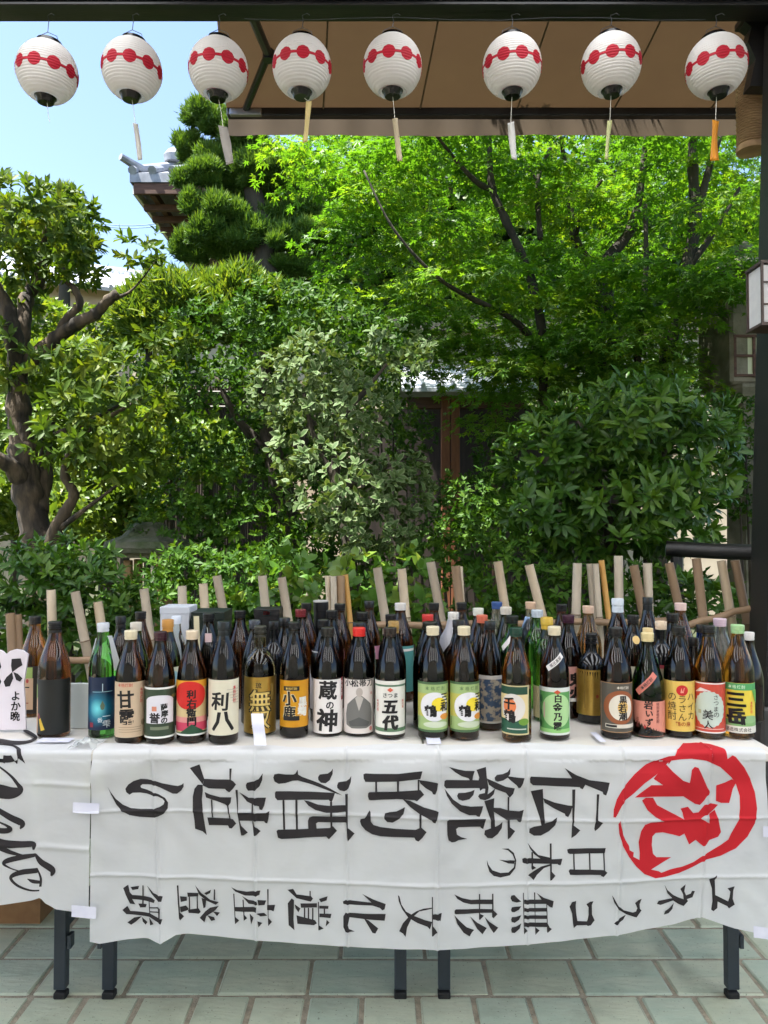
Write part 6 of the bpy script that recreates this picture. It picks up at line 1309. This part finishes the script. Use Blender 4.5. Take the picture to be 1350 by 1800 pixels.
def sprays(cent, n_leaf, size, rr=(.22, .42)):
    Ps, Ds, Ns, Ss, Rs = [], [], [], [], []
    for (px, py, Yk) in cent:
        c = np.array(at(px, py, Yk)); rad = NP.uniform(*rr); m = int(n_leaf * (rad / .32) ** 2)
        tilt = NP.normal(size=2) * .16; a = NP.random(m) * 6.283; q = np.sqrt(NP.random(m)) * rad * (1 + .25 * np.sin(a * 3 + NP.random() * 6))
        x = q * np.cos(a) * 1.25; y = q * np.sin(a); z = tilt[0] * x + tilt[1] * y - .35 * q * q / rad + NP.normal(size=m) * .022
        Ps.append(c + np.stack([x, y, z], 1)); d = np.stack([np.cos(a), np.sin(a), -.25 - .3 * NP.random(m)], 1) + NP.normal(size=(m, 3)) * .35; Ds.append(d)
        Ns.append(np.array((0, 0, 1.0)) + NP.normal(size=(m, 3)) * .33); Ss.append(size * NP.uniform(.6, 1.15, m)); Rs.append(np.clip(NP.random() * .6 + NP.random(m) * .45, 0, 1))
    return np.vstack(Ps), np.vstack(Ds), np.vstack(Ns), np.concatenate(Ss), np.concatenate(Rs)
cent = []
rg = random.Random(5)
while len(cent) < 122:
    px = rg.uniform(560, 1400); py = rg.uniform(190, 660)
    lim = 360 + 1.0 * (px - 560) if px < 860 else 660          # lower left outline of the crown
    if px > 1190: lim = 520
    if py > lim: continue
    if px < 700 and py > 240 + (px - 560) * 1.6: continue
    cent.append((px, py, 6.6 + rg.uniform(-1.5, 1.4) - (.3 if px < 800 else 0)))
for px, py, Yk in ((520, 255, 5.6), (600, 300, 5.6), (630, 360, 5.8), (620, 420, 5.7), (640, 480, 5.8), (700, 520, 5.7), (560, 245, 6), (640, 260, 5.8), (720, 270, 5.7), (640, 390, 5.6), (680, 340, 5.6), (760, 420, 5.7), (720, 560, 5.6), (800, 600, 5.6), (860, 620, 5.5), (900, 640, 5.3), (840, 560, 5.5), (660, 590, 6.0), (1270, 530, 5.4), (1310, 470, 5.3), (900, 740, 5.9), (940, 690, 5.6), (880, 650, 5.8), (920, 660, 6.0), (700, 610, 6.4), (860, 690, 6.3), (700, 570, 5.7), (745, 610, 5.6), (960, 620, 5.6), (1010, 600, 5.7), (1080, 620, 5.6), (1150, 600, 5.7), (900, 590, 5.6), (820, 630, 6.0), (1180, 640, 5.9), (1000, 660, 5.6), (1060, 640, 5.5), (1120, 650, 5.5), (760, 600, 5.5), (700, 640, 5.8), (980, 590, 5.3), (1050, 560, 5.2), (1130, 560, 5.2), (1240, 480, 5.0), (1290, 500, 4.9), (1320, 440, 5.0)): cent.append((px, py, Yk))
W1 = sprays(cent, 215, .060); foliage(t, *W1[:4], 1.0, 'maple', lf_maple, W1[4], 'crown')
over = []      # unseen crown sprays above the awning, added to dapple the shrubs
for k in range(60): over.append((rg.uniform(.1, 3.6), rg.uniform(4.3, 7.0), rg.uniform(3.9, 5.6)))
at_ = at
def at(a, b, c_): return Vector((a, b, c_))
W1 = sprays(over, 150, .062, (.3, .5)); at = at_
foliage(t, *W1[:4], 1.0, 'maple', lf_maple, W1[4], 'unseen_shade_crown')

# middle: dark evergreen and pale variegated shrub
Y = 5.0
t = plant('dark_evergreen_shrub', 'large dark evergreen shrub left of centre with small glossy leaves', 'shrub', gb(420, Y))
bl = [blob(400, 600, Y, 120, 70, .5), blob(500, 560, Y, 100, 60, .5), blob(600, 600, Y, 100, 60, .5), blob(380, 720, Y, 100, 90, .5), blob(380, 850, Y, 110, 80, .5), blob(320, 920, Y - .2, 80, 60, .4), blob(430, 930, Y - .2, 80, 70, .4), blob(300, 680, Y + .1, 60, 50, .4), blob(660, 640, Y + .2, 80, 60, .4), blob(500, 700, Y + .3, 90, 100, .4), blob(560, 540, Y + .1, 70, 40, .4), blob(550, 880, Y, 70, 70, .3), blob(570, 960, Y, 80, 60, .3), blob(500, 800, Y + .2, 70, 70, .3)]
W1 = whorls(bl, 2600, 7, .052, shell=.55); foliage(t, *W1[:4], .55, 'leaf4', lf_dark, W1[4], 'foliage')
trunk(t, [[(520, 1150, Y, 50), (508, 930, Y, 42), (490, 840, Y, 40), (470, 740, Y, 30), (465, 620, Y, 20)], [(490, 850, Y, 26), (540, 760, Y, 20), (600, 680, Y, 12)], [(480, 800, Y, 20), (420, 740, Y, 14), (380, 660, Y, 8)]], darkbark)
Y = 4.3
t = plant('variegated_shrub', 'pale variegated shrub in the centre with cream-edged leaves', 'shrub', gb(600, Y))
bl = [blob(560, 650, Y + .1, 75, 60, .35), blob(620, 720, Y, 70, 70, .35), blob(540, 760, Y, 70, 70, .35), blob(590, 850, Y - .1, 95, 70, .4), blob(680, 860, Y - .1, 80, 55, .35), blob(640, 930, Y - .1, 90, 50, .35), blob(700, 620, Y + .2, 60, 40, .3), blob(730, 830, Y, 26, 30, .15), blob(500, 680, Y + .2, 60, 70, .3)]
W1 = whorls(bl, 760, 6, .058, shell=.62); foliage(t, *W1[:4], .55, 'broad', lf_var, W1[4], 'foliage', 170)
trunk(t, [[(620, 1200, Y, 30), (612, 950, Y, 24), (590, 850, Y, 18), (600, 740, Y, 14), (640, 690, Y, 9), (680, 640, Y, 5)], [(600, 860, Y, 14), (660, 830, Y, 9), (720, 800, Y, 5)], [(590, 850, Y, 12), (550, 760, Y, 9), (530, 670, Y, 6)]], darkbark)

# right: big glossy shrub
Y = 4.2
t = plant('glossy_shrub', 'big rounded glossy-leaved shrub at the right in front of the maple stems', 'shrub', gb(1080, Y))
bl = [blob(1080, 760, Y, 130, 80, .5), blob(980, 800, Y, 100, 80, .45), blob(1190, 800, Y, 90, 100, .45), blob(1080, 880, Y - .1, 130, 80, .5), blob(960, 900, Y - .1, 80, 60, .4), blob(1180, 900, Y - .1, 90, 70, .4), blob(1120, 710, Y + .1, 90, 40, .4), blob(1240, 740, Y + .1, 45, 40, .25), blob(1060, 950, Y - .1, 120, 40, .4)]
W1 = whorls(bl, 1050, 7, .088, shell=.55); foliage(t, *W1[:4], .36, 'broad', lf_gloss, W1[4], 'foliage', 280)
trunk(t, [[(1080, 1200, Y, 40), (1078, 980, Y, 30), (1060, 880, Y, 20), (1020, 800, Y, 12)], [(1078, 980, Y, 22), (1120, 880, Y, 16), (1170, 790, Y, 9)]], darkbark)
# underplanting
def under(name, lab, blobs, tips, per, size, m, w_, n_parts=0, tm='broad', base=None, cat='shrub'):
    t = plant(name, lab, cat, base or (blobs[0][0][0], blobs[0][0][1], -.03))
    W1 = whorls(blobs, tips, per, size, shell=.45); foliage(t, *W1[:4], w_, tm, m, W1[4], 'foliage', n_parts)
    loc = Vector(t.location)
    for c, r in blobs:
        for k in range(2): shift(MB().tube([(c[0] + .05 * k, c[1] + .03 * k, -.03), (c[0] + .1 * (k - 1) * r[0] * 3, c[1], max(.1, c[2] - r[2] * .2))], .008, 5), loc).build('stem', darkbark, t)
    return t
under('left_shrub', 'dark leafy shrub at the lower left behind the sign and bottles', [blob(60, 1020, 3.35, 110, 60, .2), blob(170, 1040, 3.35, 80, 50, .2), blob(20, 1100, 3.3, 70, 60, .16), blob(150, 1120, 3.3, 90, 60, .16), blob(230, 1100, 3.35, 60, 60, .16), blob(120, 980, 3.5, 80, 40, .2)], 420, 8, .062, lf_gloss, .36, 120)
under('lime_shrub', 'fresh lime-green shrub with rounded leaves behind the middle bamboo stakes', [blob(510, 1000, 3.5, 55, 26, .2), blob(560, 1050, 3.5, 60, 30, .2), blob(630, 1010, 3.5, 45, 40, .2), blob(715, 1010, 3.5, 45, 45, .2), blob(740, 1075, 3.45, 50, 40, .2), blob(480, 1060, 3.6, 60, 40, .2), blob(650, 1075, 3.5, 60, 40, .2)], 130, 6, .07, lf_lime, .62, 120)
under('dark_groundcover', 'dark low shrub under the glossy shrub behind the right bamboo stakes', [blob(900, 1000, 3.9, 110, 60, .4), blob(1000, 1040, 3.7, 120, 50, .3), blob(860, 930, 4.8, 90, 60, .4), blob(830, 880, 5.4, 60, 50, .4), blob(1120, 1050, 3.7, 110, 60, .3), blob(900, 1100, 3.6, 120, 60, .3), blob(1230, 1060, 3.8, 80, 50, .3)], 900, 7, .05, lf_dark, .5, 0, 'leaf4')
under('broad_leaf_plant', 'small broad-leaved plant between the bamboo stakes at the right', [blob(1240, 1060, 3.35, 36, 32, .1), blob(1200, 1040, 3.4, 30, 24, .1)], 26, 7, .075, lf_gloss, .36, 40)
under('left_groundcover', 'dark low shrub filling the ground behind the boxes', [blob(330, 1000, 4.0, 90, 50, .3), blob(420, 1020, 3.9, 80, 50, .3), blob(260, 1080, 3.7, 80, 60, .2), blob(380, 1090, 3.7, 90, 50, .2), blob(500, 1110, 3.6, 120, 50, .2), blob(700, 1120, 3.6, 140, 50, .2)], 800, 7, .05, lf_dark, .5, 0, 'leaf4')
under('post_hedge', 'small-leaved dark hedge just left of the right post', [blob(1310, 760, 5.2, 45, 70, .3), blob(1330, 860, 5.2, 60, 70, .3)], 420, 7, .04, lf_dark, .55, 0, 'leaf4')
under('centre_undergrowth', 'dark undergrowth below the gate beside the variegated shrub', [blob(800, 900, 5.6, 90, 60, .4), blob(780, 980, 4.6, 90, 50, .3), blob(690, 740, 6.2, 70, 60, .4), blob(740, 960, 4.4, 60, 40, .3), blob(540, 970, 4.6, 80, 60, .3), blob(580, 1040, 4.2, 120, 50, .3), blob(470, 1000, 4.3, 80, 50, .3), blob(640, 990, 4.9, 120, 60, .3), blob(870, 800, 6.6, 50, 60, .3), blob(890, 870, 6.4, 60, 60, .3), blob(725, 780, 6.4, 40, 60, .3)], 1200, 7, .05, lf_dark, .5, 0, 'leaf4')

hedge('boundary_hedge', 'tall dark boundary hedge at the far back left', [blob(-60, 800, 13.5, 150, 150, .6), blob(120, 820, 13.5, 150, 140, .6), blob(300, 820, 13.5, 150, 140, .6), blob(470, 820, 13.5, 140, 140, .6), blob(640, 830, 13.5, 150, 120, .6)], 22000, .16, lf_back, 'leaf4', .7, .3)
hedge('right_boundary_hedge', 'tall dark boundary hedge at the far back right', [blob(1320, 760, 12.4, 160, 160, .6), blob(1180, 800, 12.6, 130, 140, .6)], 9000, .16, lf_back, 'leaf4', .7, .3)
